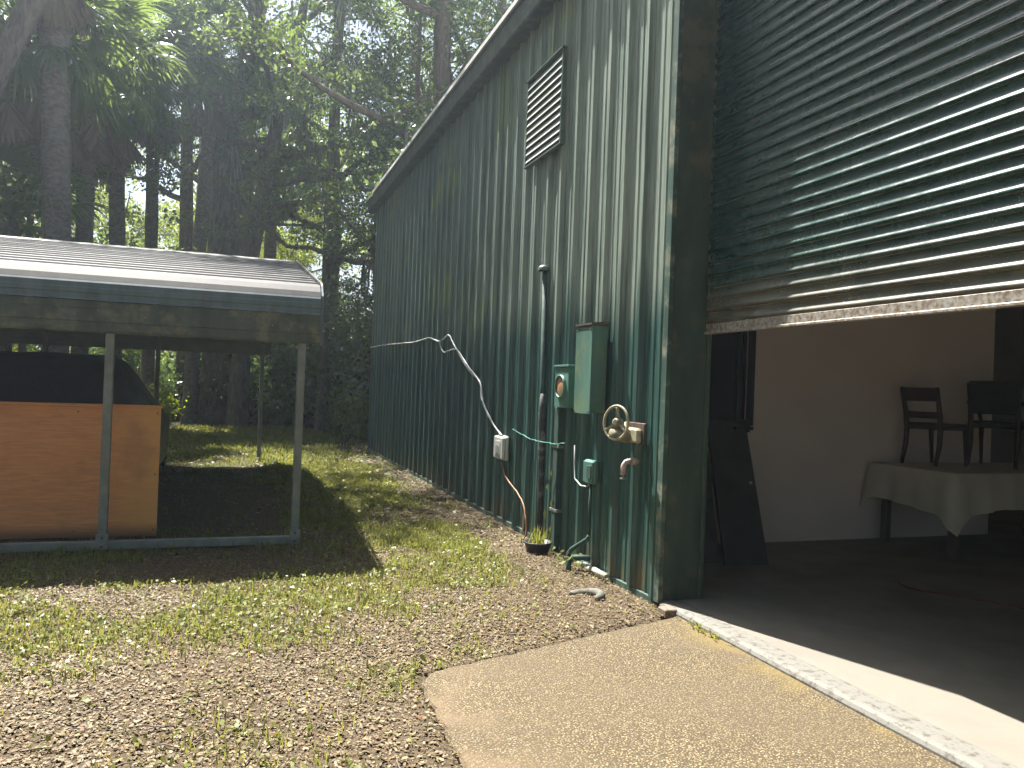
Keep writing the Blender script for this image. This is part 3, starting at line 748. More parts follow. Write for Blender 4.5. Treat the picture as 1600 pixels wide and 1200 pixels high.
def chair(x, y, rz, label, dark, arms, k=1.0):
    T = Matrix.Translation((x, y, TZ + .006)) @ Matrix.Rotation(rz, 4, 'Z') @ Matrix.Scale(k, 4)
    t = thing('chair', (x, y, TZ + .006), label, 'chair')
    m_ = 'chairwood'; up = 'chairdark' if dark else 'chairwood'
    P = lambda pts: [T @ Vector(p) for p in pts]
    W2, D2 = .21, .20
    for s_ in (-1, 1):
        MB().tube(P([(s_ * W2, -D2 - .06, .012), (s_ * W2, -D2 - .01, .22), (s_ * W2, -D2, .42), (s_ * W2, -D2 - .03, .62), (s_ * (W2 + .01), -D2 - .09, .86)]), [.018, .024, .026, .024, .02], 6).build('rear_leg', m_, t)
        MB().tube(P([(s_ * W2, D2 + .03, .012), (s_ * W2, D2 + .01, .22), (s_ * W2, D2, .43)]), [.016, .02, .026], 6).build('front_leg', m_, t)
        MB().tube(P([(s_ * W2, D2 + .03, 0), (s_ * W2, D2 + .03, .014)]), .016, 8).build('glide', 'steel', t)
        MB().tube(P([(s_ * W2, -D2 - .06, 0), (s_ * W2, -D2 - .06, .014)]), .018, 8).build('glide', 'steel', t)
        if arms:
            MB().tube(P([(s_ * (W2 + .02), -D2 - .02, .66), (s_ * (W2 + .05), 0, .66), (s_ * (W2 + .04), D2 - .02, .64), (s_ * W2, D2, .43)]), [.02, .022, .022, .018], 6).build('armrest', m_, t)
    MB().box(-W2 - .03, W2 + .03, -D2 - .02, D2 + .03, .40, .47, .02, T).build('seat', up, t)
    M2 = T @ Matrix.Translation((0, -D2 - .06, .74)) @ Matrix.Rotation(math.radians(14), 4, 'X')
    if dark: MB().box(-W2 - .02, W2 + .02, -.03, .03, -.20, .14, .02, M2).build('backrest', up, t)
    else:
        MB().box(-W2 - .012, W2 + .012, -.018, .018, -.03, .12, .01, M2).build('top_rail', up, t)
        MB().box(-W2 - .012, W2 + .012, -.014, .014, -.20, -.13, .008, T @ Matrix.Translation((0, -D2 - .02, .72)) @ Matrix.Rotation(math.radians(10), 4, 'X')).build('lower_rail', up, t)
    return t
chair(6.44, 5.76, -PI / 2 + .08, 'brown wooden dining chair with open rails standing on the cloth covered table', False, False, .87)
chair(7.08, 5.60, -PI / 2 + .45, 'dark padded armchair standing on the table beside the brown chair', True, True, .95)
tag(MB().tube(wavy([(4.83, 4.62, .047), (4.74, 4.50, .047), (4.72, 4.37, .047), (4.82, 4.20, .047), (4.95, 4.02, .047), (5.06, 3.78, .047), (5.25, 3.4, .047)], seed=6), .0055, 6).build('extension_cord', 'red'), 'dark red extension cord curving across the shaded workshop floor', 'cord')
tag(MB().tube(wavy([(2.93, 2.15, .047), (3.05, 2.17, .047), (3.2, 2.12, .047), (3.5, 2.0, .047)], seed=8, j=.002), .006, 6).build('black_cord', 'blackcable'), 'thin black cord lying on the sunlit floor edge in the bottom right corner', 'cord')

# ------------------------------------------------------------------ carport
CB = (-2.5, 10.4, 0)
cp = thing('carport', CB, 'low metal carport with ribbed grey roof, mossy side panel and square posts', 'carport')
CX0, CX1 = -7.4, .68
front = [.54, -.93, -2.4, -3.9, -5.4, -6.9]; rear = [.45, -1.17, -2.78, -4.3, -5.8, -6.9]
for x in front: MB().box(x - .032, x + .032, 6.87, 6.934, .07, 1.98, .004).build('post', 'post', cp)
for x in rear: MB().box(x - .032, x + .032, 13.87, 13.934, .07, 1.98, .004).build('post', 'post', cp)
MB().box(CX0, .58, 6.868, 6.936, .004, .069, .004).build('base_rail', 'post', cp)
for a, b_ in zip(front, rear):
    M_ = [(a, 6.90, 1.98), (a, 6.93, 2.05), (a, 7.05, 2.15), ((a + b_) / 2, 10.4, 2.82), (b_, 13.75, 2.15), (b_, 13.87, 2.05), (b_, 13.90, 1.98)]
    MB().tube(M_, .03, 4, True, False).build('rafter', 'post', cp)
for x in front[:4]:
    MB().box(x - .045, x + .045, 6.860, 6.8675, .01, .13, .002).build('base_bracket', 'steel', cp)
    for z in (.03, .10): MB().lathe([(.0001, -.007), (.006, -.006), (.009, 0)], (x, 6.8595, z), 'y', 6).build('bolt', 'rust', cp)
    for dx in (-.25, .25): MB().lathe([(.0001, -.005), (.006, -.004), (.008, 0)], (x + dx, 6.8375, 1.85), 'y', 6).build('bolt', 'steel', cp)
MB().box(CX0, .6, 6.936, 6.97, 1.80, 1.84).build('side_purlin', 'post', cp)
def ribbed(p0, p1, nrib, hgt, wrib):
    d = Vector((p1[0] - p0[0], p1[1] - p0[1])); L = d.length; d /= L; nrm = Vector((-d[1], d[0]))
    if nrm[1] < 0: nrm = -nrm
    pts = [(0, 0)]
    for k in range(nrib):
        c = L * (k + .5) / nrib
        pts += [(c - wrib, 0), (c - wrib * .45, hgt), (c + wrib * .45, hgt), (c + wrib, 0)]
    pts.append((L, 0))
    return [(p0[0] + d[0] * u + nrm[0] * v, p0[1] + d[1] * u + nrm[1] * v) for u, v in pts]
F1 = (7.02, 2.235); RG = (10.4, 2.90); B1 = (13.78, 2.235)
for side, (A, B) in (('front', (F1, RG)), ('rear', (B1, RG))):
    for k in range(4):
        u0, u1 = k / 4, (k + 1) / 4
        a = (A[0] + (B[0] - A[0]) * u0, A[1] + (B[1] - A[1]) * u0 + .0015 * k); c = (A[0] + (B[0] - A[0]) * u1, A[1] + (B[1] - A[1]) * u1 + .0015 * k)
        MB().sheet(ribbed(a, c, 3, .014, .026), 0, CX0, CX1 - .005, (0, -1), .003).build('roof_panel', 'carroof', cp)
MB().sheet([(10.25, 2.885), (10.4, 2.925), (10.55, 2.885)], 0, CX0, CX1, (0, 1), .004).build('ridge_cap', 'carroof', cp)
MB().sheet([(7.03, 2.242), (6.97, 2.215), (6.90, 2.165), (6.862, 2.118)], 0, CX0, CX1, (0, -1), .006).build('eave_bend', 'caredge', cp)
MB().sheet([(6.858, 2.116), (6.845, 2.10), (6.842, 2.06), (6.836, 2.055), (6.836, 2.02), (6.842, 2.015), (6.842, 1.975), (6.83, 1.962)], 0, CX0, CX1 - .002, (1, 0), .006).build('upper_side_panel', 'carside', cp)
MB().sheet([(6.846, 1.958), (6.846, 1.90), (6.838, 1.893), (6.838, 1.80), (6.846, 1.793), (6.846, 1.73), (6.856, 1.712)], 0, CX0, CX1 + .004, (1, 0), .006).build('lower_side_panel', 'carmoss', cp)
MB().sheet([(13.77, 2.242), (13.88, 2.17), (13.94, 2.11)], 0, CX0, CX1 - .1, (0, -1), .006).build('eave_bend', 'caredge', cp)
MB().sheet([(13.945, 2.10), (13.945, 1.98), (13.938, 1.975), (13.938, 1.90), (13.945, 1.895), (13.945, 1.80)], 0, CX0, CX1 - .10, (1, 0), .006).build('rear_side_panel', 'carin', cp)
# end trim following the gable edge
tr = [(6.852, 1.70), (6.838, 1.96), (6.852, 2.125), (6.96, 2.225), (7.03, 2.262), (10.4, 2.945), (13.77, 2.262), (13.95, 2.12), (13.95, 1.80)]
for i in range(len(tr) - 1):
    (y0, z0), (y1, z1) = tr[i], tr[i + 1]
    d = Vector((y1 - y0, z1 - z0)).normalized(); nn = Vector((d[1], -d[0])) * .045
    MB().prism([(y0, z0), (y1, z1), (y1 + nn[0], z1 + nn[1]), (y0 + nn[0], z0 + nn[1])], 0, CX1 + .006, CX1 + .022 + .001 * (i % 2)).build('edge_trim', 'carroof' if i > 2 else 'carside', cp)
# plywood panel
pl = thing('plywood_panel', (-1.8, 7.3, 0), 'orange stained plywood panel standing behind the carport front posts', 'plywood panel')
MB().box(-3.02, -.572, 7.295, 7.313, .025, 1.112, .002).build('sheet', 'ply', pl)
MB().box(-3.02, -.560, 7.286, 7.325, 1.113, 1.138, .003).build('top_strip', 'ply', pl)
MB().box(-.615, -.575, 7.314, 7.356, .02, 1.11, .003).build('batten', 'dark', pl)
MB().box(-2.98, -2.94, 7.314, 7.356, .02, 1.11, .003).build('batten', 'dark', pl)
for (x, z) in ((-.60, 1.07), (-.60, .55), (-.60, .08), (-1.20, 1.07), (-1.80, 1.07), (-1.20, .08), (-1.8, .08), (-1.8, .55)):
    MB().lathe([(.0001, -.002), (.006, -.0015), (.007, 0)], (x, 7.2945, z), 'y', 8).build('screw', 'rust', pl)
# covered car
car = thing('covered_car', (-1.85, 11.1, 0), 'car under a smooth black cover parked beneath the carport behind orange plywood', 'car')
secs = [(8.72, .30, .70, .55), (8.80, .80, .86, 1.02), (8.92, 1.0, .93, 1.34), (9.15, 1.0, .96, 1.545), (9.6, 1.0, .97, 1.60), (10.4, 1.0, .97, 1.615), (11.0, 1.0, .97, 1.57), (11.6, 1.0, .97, 1.28), (12.1, 1.0, .96, 1.02), (12.9, .98, .95, .95), (13.4, .9, .9, .82), (13.55, .6, .8, .6)]
mb = MB(); V = []; K = 28
for (y, fl, hw, h) in secs:
    for j in range(K):
        u = j / (K - 1)                     # left sill -> over roof -> right sill
        a = PI * u; cx_ = -math.cos(a)
        belt = min(.92, h * .8)
        # superellipse like section: straight flanks up to the belt then tumblehome
        if u < .22: x = -hw; z = .22 + (belt - .22) * (u / .22)
        elif u > .78: x = hw; z = .22 + (belt - .22) * ((1 - u) / .22)
        else:
            q = abs((u - .22) / .56 - .5) * 2        # 1 at the belt, 0 on the centre line
            x = hw * math.copysign(np.interp(q, [0, .45, .60, .72, .85, 1], [0, .50, .64, .74, .88, 1]), u - .5)
            z = belt + (h - belt) * float(np.interp(q, [0, .45, .60, .72, .85, 1], [1, .985, .90, .70, .38, 0]))
        V.append((-1.85 + x * (1 if fl > .5 else .9) + .008 * math.sin(y * 13 + j), y, z + .006 * math.sin(y * 9 + j * 1.7)))
ns = len(secs)
mb.add(V, [(i * K + j, i * K + j + 1, (i + 1) * K + j + 1, (i + 1) * K + j) for i in range(ns - 1) for j in range(K - 1)] + [tuple(range(K))[::-1], tuple((ns - 1) * K + j for j in range(K))], True)
mb.build('cover', 'cover', car)
for y in (9.7, 12.75):
    for s_ in (-1, 1):
        x = -1.85 + s_ * .83
        wt = MB().lathe([(.20, -.10), (.29, -.105), (.315, -.08), (.32, 0), (.315, .08), (.29, .105), (.20, .10)], (x, y, .318), 'x', 24).build('wheel', 'tyre', car)
        MB().lathe([(.199, -.08), (.15, -.09), (.05, -.07), (.05, .07), (.15, .09), (.199, .08)], (x, y, .318), 'x', 16).build('rim', 'rim', wt)

# ------------------------------------------------------------------ chain link fence far behind
FY = 23.4
fe = thing('chain_link_fence', (3.0, FY, 0), 'rusty chain link fence with pipe posts in the shade behind the workshop corner', 'fence')
for x in (2.05, 3.42, 4.9, 6.4): MB().tube([(x, FY, 0), (x, FY, 1.50)], .028, 10).build('post', 'rust', fe)
MB().tube([(2.2, FY, 1.47), (6.5, FY, 1.47)], .018, 8).build('top_rail', 'steel', fe)
MB().tube([(3.42, FY, .75), (4.6, FY - .3, .35)], .018, 8).build('brace', 'steel', fe)
MB().tube([(2.08, FY - .05, .1), (2.08, FY - .05, .9), (2.10, FY - .05, 1.25), (2.16, FY - .05, 1.44), (2.3, FY - .05, 1.49)], .022, 8).build('bent_rail', 'steel', fe)
mb = MB()
for k in range(70):
    x = 2.05 + k * .062
    for s_ in (-1, 1):
        x1 = x + s_ * 1.4
        pts = [(x, FY + s_ * .004, .05), (min(max(x1, 2.05), 6.4), FY + s_ * .004, .05 + 1.4 * (abs(min(max(x1, 2.05), 6.4) - x) / 1.4))]
        if abs(pts[1][0] - pts[0][0]) > .05: mb.tube(pts, .0035, 3, False)
o = mb.build('wire_mesh', 'steel', fe); o['kind'] = 'stuff'
t = thing('corrugated_post', (2.50, 23.1, 0), 'pale ribbed plastic pipe standing by the fence', 'post')
prof = []
for k in range(60): prof.append((.050 if k % 2 else .038, k * .024))
prof += [(.16, 1.43), (.17, 1.47), (.0005, 1.48)]
MB().lathe(prof, (2.50, 23.1, 0), 'z', 10).build('pipe', 'creamdark', t)

# ------------------------------------------------------------------ foliage helpers
def quat_leaves(rng, C, size, up_bias=.08, aspect=.5):
    n = len(C)
    d = rng.normal(size=(n, 3)); d[:, 2] -= .25; d /= np.linalg.norm(d, axis=1)[:, None]
    nrm = rng.normal(size=(n, 3)); nrm[:, 2] += up_bias * 2; nrm -= d * (nrm * d).sum(1)[:, None]; nrm /= np.linalg.norm(nrm, axis=1)[:, None]
    s = np.cross(d, nrm)
    L = (size * rng.uniform(.6, 1.3, n))[:, None]; Wd = L * aspect * .5
    V = np.stack([C, C + d * L * .5 + s * Wd + nrm * L * .06, C + d * L, C + d * L * .5 - s * Wd + nrm * L * .06], 1)
    return V.reshape(-1, 3)
def leaf_mesh(name, V):
    n = len(V) // 4
    return np_mesh(name, V, np.arange(n * 4), np.full(n, 4))

def bend_path(rng, p, d, L, n, wob, lift=0):
    pts = [np.array(p, float)]; d = np.array(d, float); d /= np.linalg.norm(d)
    for i in range(n):
        d = d + rng.normal(size=3) * wob + np.array([0, 0, lift]); d /= np.linalg.norm(d)
        pts.append(pts[-1] + d * L / n)
    return pts

def oak(seed, trunk, radii, limbs, limb_len, leaves_per, leaf_size, crown_from=.45, spread=.24, nsub=5, moss=0):
    """trunk: list of points (local). returns (trunk MB, leaf verts, moss verts)"""
    rng = np.random.default_rng(seed); mb = MB(); mb.tube([tuple(p) for p in trunk], radii, 10, False)
    tr = np.array(trunk, float); cl = []; ms = []
    for i in range(limbs):
        u = crown_from + (1 - crown_from) * (i + rng.random()) / limbs
        k = u * (len(tr) - 1); k0 = min(int(k), len(tr) - 2); p = tr[k0] + (tr[k0 + 1] - tr[k0]) * (k - k0)
        r0 = np.interp(u, np.linspace(0, 1, len(tr)), radii) * .55
        az = i * 2.4 + rng.uniform(-.5, .5); el = rng.uniform(.15, .75) if u < .9 else rng.uniform(.6, 1.2)
        d = (math.cos(az) * math.cos(el), math.sin(az) * math.cos(el), math.sin(el))
        L = limb_len * rng.uniform(.7, 1.2) * (1.15 - .5 * max(0, u - .6))
        lp = bend_path(rng, p, d, L, 7, .16, .02)
        mb.tube([tuple(q) for q in lp], list(np.linspace(r0, r0 * .22, len(lp))), 6, False)
        for j in range(nsub):
            q = lp[2 + int(rng.integers(0, 6))]; dd = rng.normal(size=3); dd[2] = abs(dd[2]) * .5 - .1
            sp = bend_path(rng, q, np.array(d) * .5 + dd / np.linalg.norm(dd), L * rng.uniform(.3, .55), 5, .25, 0)
            mb.tube([tuple(x) for x in sp], list(np.linspace(r0 * .28, .012, len(sp))), 4, False)
            for x in sp[1:]:
                c = x + rng.normal(size=3) * .18; m_ = int(leaves_per * rng.uniform(.4, 1.5))
                cl.append(c + rng.normal(size=(m_, 3)) * np.array([spread, spread, spread * .55]))
            if moss and rng.random() < moss:
                for _ in range(6):
                    x = sp[int(rng.integers(1, 6))] + rng.normal(size=3) * .15; h = rng.uniform(.5, 1.6)
                    for s_ in range(8):
                        o = rng.normal(size=3) * .07; w_ = .018; hh = h * rng.uniform(.4, 1); sw = rng.normal(size=2) * .08
                        a = x + o; ms.append([a + [-w_, 0, 0], a + [w_, 0, 0], a + [w_ * .4 + sw[0], sw[1], -hh], a + [-w_ * .4 + sw[0], sw[1], -hh]])
    C = np.concatenate(cl)
    return mb, quat_leaves(rng, C, leaf_size), (np.array(ms).reshape(-1, 3) if ms else None)

def put_tree(name, loc, parts, label, cat, group=None, rz=0, s=1.0):
    t = thing(name, loc, label, cat, group); t.rotation_euler = (0, 0, rz); t.scale = (s, s, s)
    for pname, me, mt in parts:
        o = link(pname, me, mt, t)
        if pname == 'spanish_moss': o['kind'] = 'stuff'
    return t
def oak_parts(seed, lmat='leaf', **kw):
    mb, L, ms = oak(seed, **kw)
    me = bpy.data.meshes.new('trunk'); me.from_pydata(mb.v, [], mb.f); me.polygons.foreach_set('use_smooth', mb.sm); me.update()
    p = [('trunk', me, 'bark'), ('crown', leaf_mesh('crown', L), lmat)]
    if ms is not None: p.append(('spanish_moss', leaf_mesh('spanish_moss', ms), 'moss'))
    return p

# --- individual trees that can be told apart
put_tree('oak_tree', (-.40, 26, -.05), oak_parts(11, trunk=[(0, 0, 0), (.0, 0, .6), (-.03, 0, 2), (-.02, 0, 4.5), (-.1, 0, 7), (-.1, 0, 9.6), (.35, 0, 11), (.8, .2, 13.5), (1.0, .3, 16)], radii=[.85, .62, .55, .50, .46, .40, .30, .22, .10], limbs=11, limb_len=5.5, leaves_per=42, leaf_size=0.136, crown_from=.52, moss=.2), 'thick dark forked oak trunk with broad crown behind the carport roof', 'tree')
put_tree('oak_tree', (.18, 24, -.05), oak_parts(12, trunk=[(-.05, 0, 0), (0, 0, 2), (.08, 0, 4.5), (.45, 0, 7), (.75, 0, 9), (1.3, 0, 12), (1.6, 0, 14.5)], radii=[.34, .27, .25, .23, .20, .15, .06], limbs=9, limb_len=4.2, leaves_per=40, leaf_size=0.122, crown_from=.5, moss=.22), 'slender oak trunk leaning right, hung with grey moss', 'tree')
put_tree('oak_tree', (2.28, 22, -.05), oak_parts(13, trunk=[(0, 0, 0), (.02, 0, 3), (0, 0, 6.5), (.03, 0, 9), (.2, 0, 12), (.3, 0, 14)], radii=[.15, .12, .11, .10, .08, .03], limbs=8, limb_len=4.0, leaves_per=45, leaf_size=0.116, crown_from=.6, moss=.15), 'thin straight tree with one dark horizontal limb near the workshop eave', 'tree')
mbx = MB().tube([(2.28, 22, 6.6), (1.9, 22, 6.45), (1.5, 21.9, 6.2), (.9, 21.9, 6.05)], [.13, .12, .10, .06], 8, False).tube([(2.28, 22, 6.6), (2.7, 22, 6.85), (3.4, 22.1, 6.8)], [.13, .11, .05], 8, False)
o = mbx.build('limb', 'bark', [x for x in col.objects if x.name.startswith('oak_tree')][-1])
put_tree('oak_tree', (2.78, 25, -.05), oak_parts(14, trunk=[(0, 0, 0), (0, 0, 3), (.05, 0, 6), (-.1, 0, 9), (-.1, 0, 13), (0, 0, 17)], radii=[.30, .22, .20, .18, .14, .04], limbs=11, limb_len=4.6, leaves_per=40, leaf_size=0.129, crown_from=.3, moss=.15), 'dark straight trunk just left of the workshop corner behind the fence', 'tree')
put_tree('oak_tree', (.05, 28.6, -.05), oak_parts(15, trunk=[(0, 0, 0), (0, 0, 3), (.1, 0, 7), (.0, 0, 11), (.2, 0, 15)], radii=[.48, .36, .32, .25, .08], limbs=9, limb_len=4.6, leaves_per=36, leaf_size=0.136, crown_from=.45), 'dark trunk just right of the thick forked oak', 'tree')
put_tree('oak_tree', (-1.52, 27, -.05), oak_parts(16, trunk=[(0, 0, 0), (.03, 0, 3), (-.1, 0, 7), (-.2, 0, 10), (0, 0, 14)], radii=[.30, .24, .21, .17, .05], limbs=9, limb_len=4.2, leaves_per=40, leaf_size=0.136, crown_from=.4, moss=.15), 'mid sized trunk left of the thick forked oak', 'tree')

put_tree('oak_tree', (-4.9, 16.3, -.05), oak_parts(17, trunk=[(0, 0, 0), (.2, 0, 3), (.6, 0, 6.5), (1.6, -.1, 9), (3.4, -.2, 11), (5.2, -.3, 12), (6.8, -.4, 12.3)], radii=[.30, .25, .22, .19, .15, .10, .04], limbs=14, limb_len=2.9, leaves_per=32, leaf_size=.12, crown_from=.5), 'oak arching high over the carport from beyond the left edge', 'tree')  # oak added for its shadow, limbs shaped to dapple wall and ground

# --- shared background trees
varA = oak_parts(21, trunk=[(0, 0, 0), (.1, 0, 3), (0, .1, 6), (.1, 0, 10), (0, 0, 15)], radii=[.30, .24, .21, .17, .05], limbs=13, limb_len=4.4, leaves_per=46, leaf_size=0.143, crown_from=.22, moss=.15)
varB = oak_parts(22, trunk=[(0, 0, 0), (0, .1, 3), (.2, 0, 6), (.1, .2, 10), (.3, 0, 17)], radii=[.36, .28, .25, .20, .05], limbs=14, limb_len=5.2, leaves_per=46, leaf_size=0.150, crown_from=.3, lmat='leaf3', moss=.15)
varD = oak_parts(24, trunk=[(0, 0, 0), (.1, 0, 2), (.05, .1, 4), (.2, 0, 6), (.1, 0, 8)], radii=[.09, .075, .065, .05, .015], limbs=13, limb_len=2.4, leaves_per=42, leaf_size=.115, crown_from=.18, spread=.20, nsub=4, lmat='leafg')
varE = oak_parts(25, trunk=[(0, 0, 0), (-.1, 0, 2), (.05, .1, 5), (.0, 0, 8), (.1, 0, 11)], radii=[.11, .095, .08, .06, .02], limbs=13, limb_len=3.0, leaves_per=42, leaf_size=.125, crown_from=.3, spread=.21, nsub=4, lmat='leafg')
varC = oak_parts(23, trunk=[(0, 0, 0), (0, .1, 2), (.1, 0, 4), (.1, .1, 7), (0, 0, 10)], radii=[.2, .16, .14, .11, .03], limbs=12, limb_len=3.0, leaves_per=69, leaf_size=0.116, crown_from=.15, lmat='leaf2')
bgt = [  # x, y, variant, scale, rz
    (4.5, 18.6, 'B', 1.0, .4), (5.4, 22.5, 'A', .95, 1.1), (6.8, 20.5, 'B', .95, 2.1), (9.2, 22.5, 'A', 1.05, 4.0), (12.5, 24, 'B', 1.1, .2), 
    (-6.3, 22, 'A', 1.0, 5.1), (-8.6, 26, 'B', 1.05, .9), 
    (-11.5, 30, 'B', 1.1, 2.2), (-11, 21, 'B', 1.0, 1.4), (-14, 25, 'A', 1.1, .3),
    (-13, 15, 'B', 1.0, 2.7), (-12.5, 10.5, 'A', 1.0, 3.6), (-13, 6.5, 'B', 1.0, .6), (-12, 2, 'B', 1.0, 5.2), (-13, -2.5, 'A', 1.05, .7), (-11, -7, 'B', 1.1, 1.7), (-6.5, -10.5, 'A', 1.1, 2.7), (-1.5, -12, 'B', 1.1, 3.7), (3.5, -12, 'A', 1.1, 4.7), (-16, 4, 'A', 1.2, 1), (-16, 12, 'B', 1.2, 2), (-9, -13, 'B', 1.2, 3)]  # ring outside the view, added to cut skylight on wall and ground
for (x, y, v, s_, rz) in bgt:
    put_tree('forest_tree', (x, y, -.05), {'A': varA, 'B': varB, 'C': varC}[v], *(('tall broadleaf tree rising behind the far end of the workshop roof', 'tree', 'trees behind the workshop') if x > 3 and y > 0 else ('tall broadleaf tree in the wood left of the cabbage palms', 'tree', 'trees left of the palms') if y > 18 else ('tall broadleaf tree of the wood around the yard, outside the view', 'tree', 'trees around the yard')), rz, s_)
for (x, y, s_, rz) in ((1.9, 31, .8, .5), (-.2, 34.5, .8, 3.5), (3.0, 38, 1.0, 2.5), (-3.8, 37, .9, 4.1), (-.8, 40, 1.0, 1.0)):
    put_tree('young_tree', (x, y, -.05), varC, 'bright yellow green young tree in a sunny gap of the wood', 'tree', 'sunlit young trees', rz, s_)

for (x, y, v, s_, rz, lab) in ((-4.9, 22.4, varE, 1.0, .9, 'leafy young tree at the left edge behind the short palm'),
        (3.3, 20.0, varD, .8, 4.2, 'leafy sapling beside the far corner of the workshop'), (4.1, 19.4, varE, 1.05, 1.3, 'taller leafy sapling rising over the far workshop corner')):
    put_tree('leafy_sapling', (x, y, -.05), v, lab, 'tree', None, rz, s_)
# --- shrubs of the understorey
def shrub(seed, h, r, n, size):
    rng = np.random.default_rng(seed); mb = MB(); cl = []
    for k in range(14):
        az = rng.uniform(0, 6.28); d = (math.cos(az) * .5, math.sin(az) * .5, 1)
        p = bend_path(rng, (rng.normal() * .1, rng.normal() * .1, 0), d, h * rng.uniform(.7, 1.1), 6, .18)
        mb.tube([tuple(q) for q in p], list(np.linspace(.03, .008, 7)), 4, False)
        for q in p[1:]: cl.append(q + rng.normal(size=(n // 84, 3)) * np.array([r * .33, r * .33, r * .22]))
    C = np.concatenate(cl); C = C[C[:, 2] > .02]
    me = bpy.data.meshes.new('stem'); me.from_pydata(mb.v, [], mb.f); me.update()
    return [('stem', me, 'bark'), ('foliage', leaf_mesh('foliage', quat_leaves(rng, C, size)), None)]
shA = shrub(31, 2.4, 1.3, 9000, .15); shB = shrub(32, 1.6, 1.1, 7000, .13); shC = shrub(33, 3.4, 1.5, 12000, .17)
for s_, mt in ((shA, 'leafg'), (shB, 'leaf2'), (shC, 'leafg')): s_[1] = ('foliage', s_[1][1], mt)
R2 = random.Random(5)
sh = []
for k in range(20):
    y = R2.uniform(27, 34); x = -11 + 17 * (k + R2.random()) / 20
    sh.append((x, y, R2.choice((shA, shB, shB, shC)), R2.uniform(.8, 1.25), R2.uniform(0, 6)))
sh += [(3.4, 20.2, shA, 1.0, 1), (2.9, 24.6, shC, 1.0, 2), (4.2, 24.4, shC, 1.2, 3), (1.4, 25.4, shA, .9, 4), (.8, 29, shA, 1.1, .5), (-2.6, 26.5, shA, .7, 1.5), (3.6, 22.2, shB, .9, 5), (3.3, 18.9, shB, .7, 3)]
for (x, y, v, s_, rz) in sh:
    put_tree('shrub', (x, y, -.03), v, *(('leafy bush in the shade near the fence by the workshop corner', 'bush', 'bushes by the fence') if x > 2 else ('leafy bush between the tree trunks behind the carport', 'bush', 'bushes behind the carport')), rz, s_)
put_tree('shrub', (-2.05, 22.0, -.03), shB, 'low glossy bush seen just right of the plywood panel edge', 'bush', None, .8, .62)

# --- palms
def frond_mesh(seed, dead=False):
    rng = np.random.default_rng(seed); V = []; Fq = []
    def strip(pts, w0, w1, side):
        b = len(V); k = len(pts)
        for i, p in enumerate(pts):
            w_ = (w0 + (w1 - w0) * i / (k - 1)); V.append(p - side * w_); V.append(p + side * w_)
        for i in range(k - 1): Fq.append((b + 2 * i, b + 2 * i + 1, b + 2 * i + 3, b + 2 * i + 2))
    pet = [np.array([t * 1.15, 0, .10 * math.sin(t * PI) - (.05 * t)]) for t in np.linspace(0, 1, 5)]
    strip(pet, .028, .014, np.array([0, 1, 0])); strip(pet, .02, .01, np.array([0, 0, 1]))
    h = pet[-1]; nl = 30
    for i in range(nl):
        a = math.radians(-118 + 236 * i / (nl - 1)) + rng.normal() * .03
        if dead: a *= .35
        L = (1.0 - .28 * abs(a) / 2) * rng.uniform(.88, 1.05)
        dx, dy = math.cos(a), math.sin(a); pts = []
        for t in np.linspace(0, 1, 5):
            dr = -.55 * t ** 2.6 * L - .12 * abs(math.sin(a)) * t * L + .08 * t * (1 if i % 2 else .6)
            if dead: dr = -.15 * t
            pts.append(h + np.array([dx * L * t * (1 - .12 * t ** 3), dy * L * t * (1 - .1 * t ** 3), dr + rng.normal() * .01]))
        side = np.array([-dy, dx, .5 * (1 if i % 2 else -1)]); side /= np.linalg.norm(side)
        b = len(V); wd = [.012, .034, .034, .022, .003]
        for p, w_ in zip(pts, wd): V.append(p - side * w_); V.append(p + side * w_)
        for k in range(4): Fq.append((b + 2 * k, b + 2 * k + 1, b + 2 * k + 3, b + 2 * k + 2))
    me = bpy.data.meshes.new('frond'); me.from_pydata([tuple(p) for p in V], [], Fq); me.update(); return me
FR = [frond_mesh(41), frond_mesh(42), frond_mesh(43)]; FD = [frond_mesh(44, True), frond_mesh(45, True)]
for f_ in FR: f_.materials.append(MAT['palm'])
for f_ in FD: f_.materials.append(MAT['palmdead'])
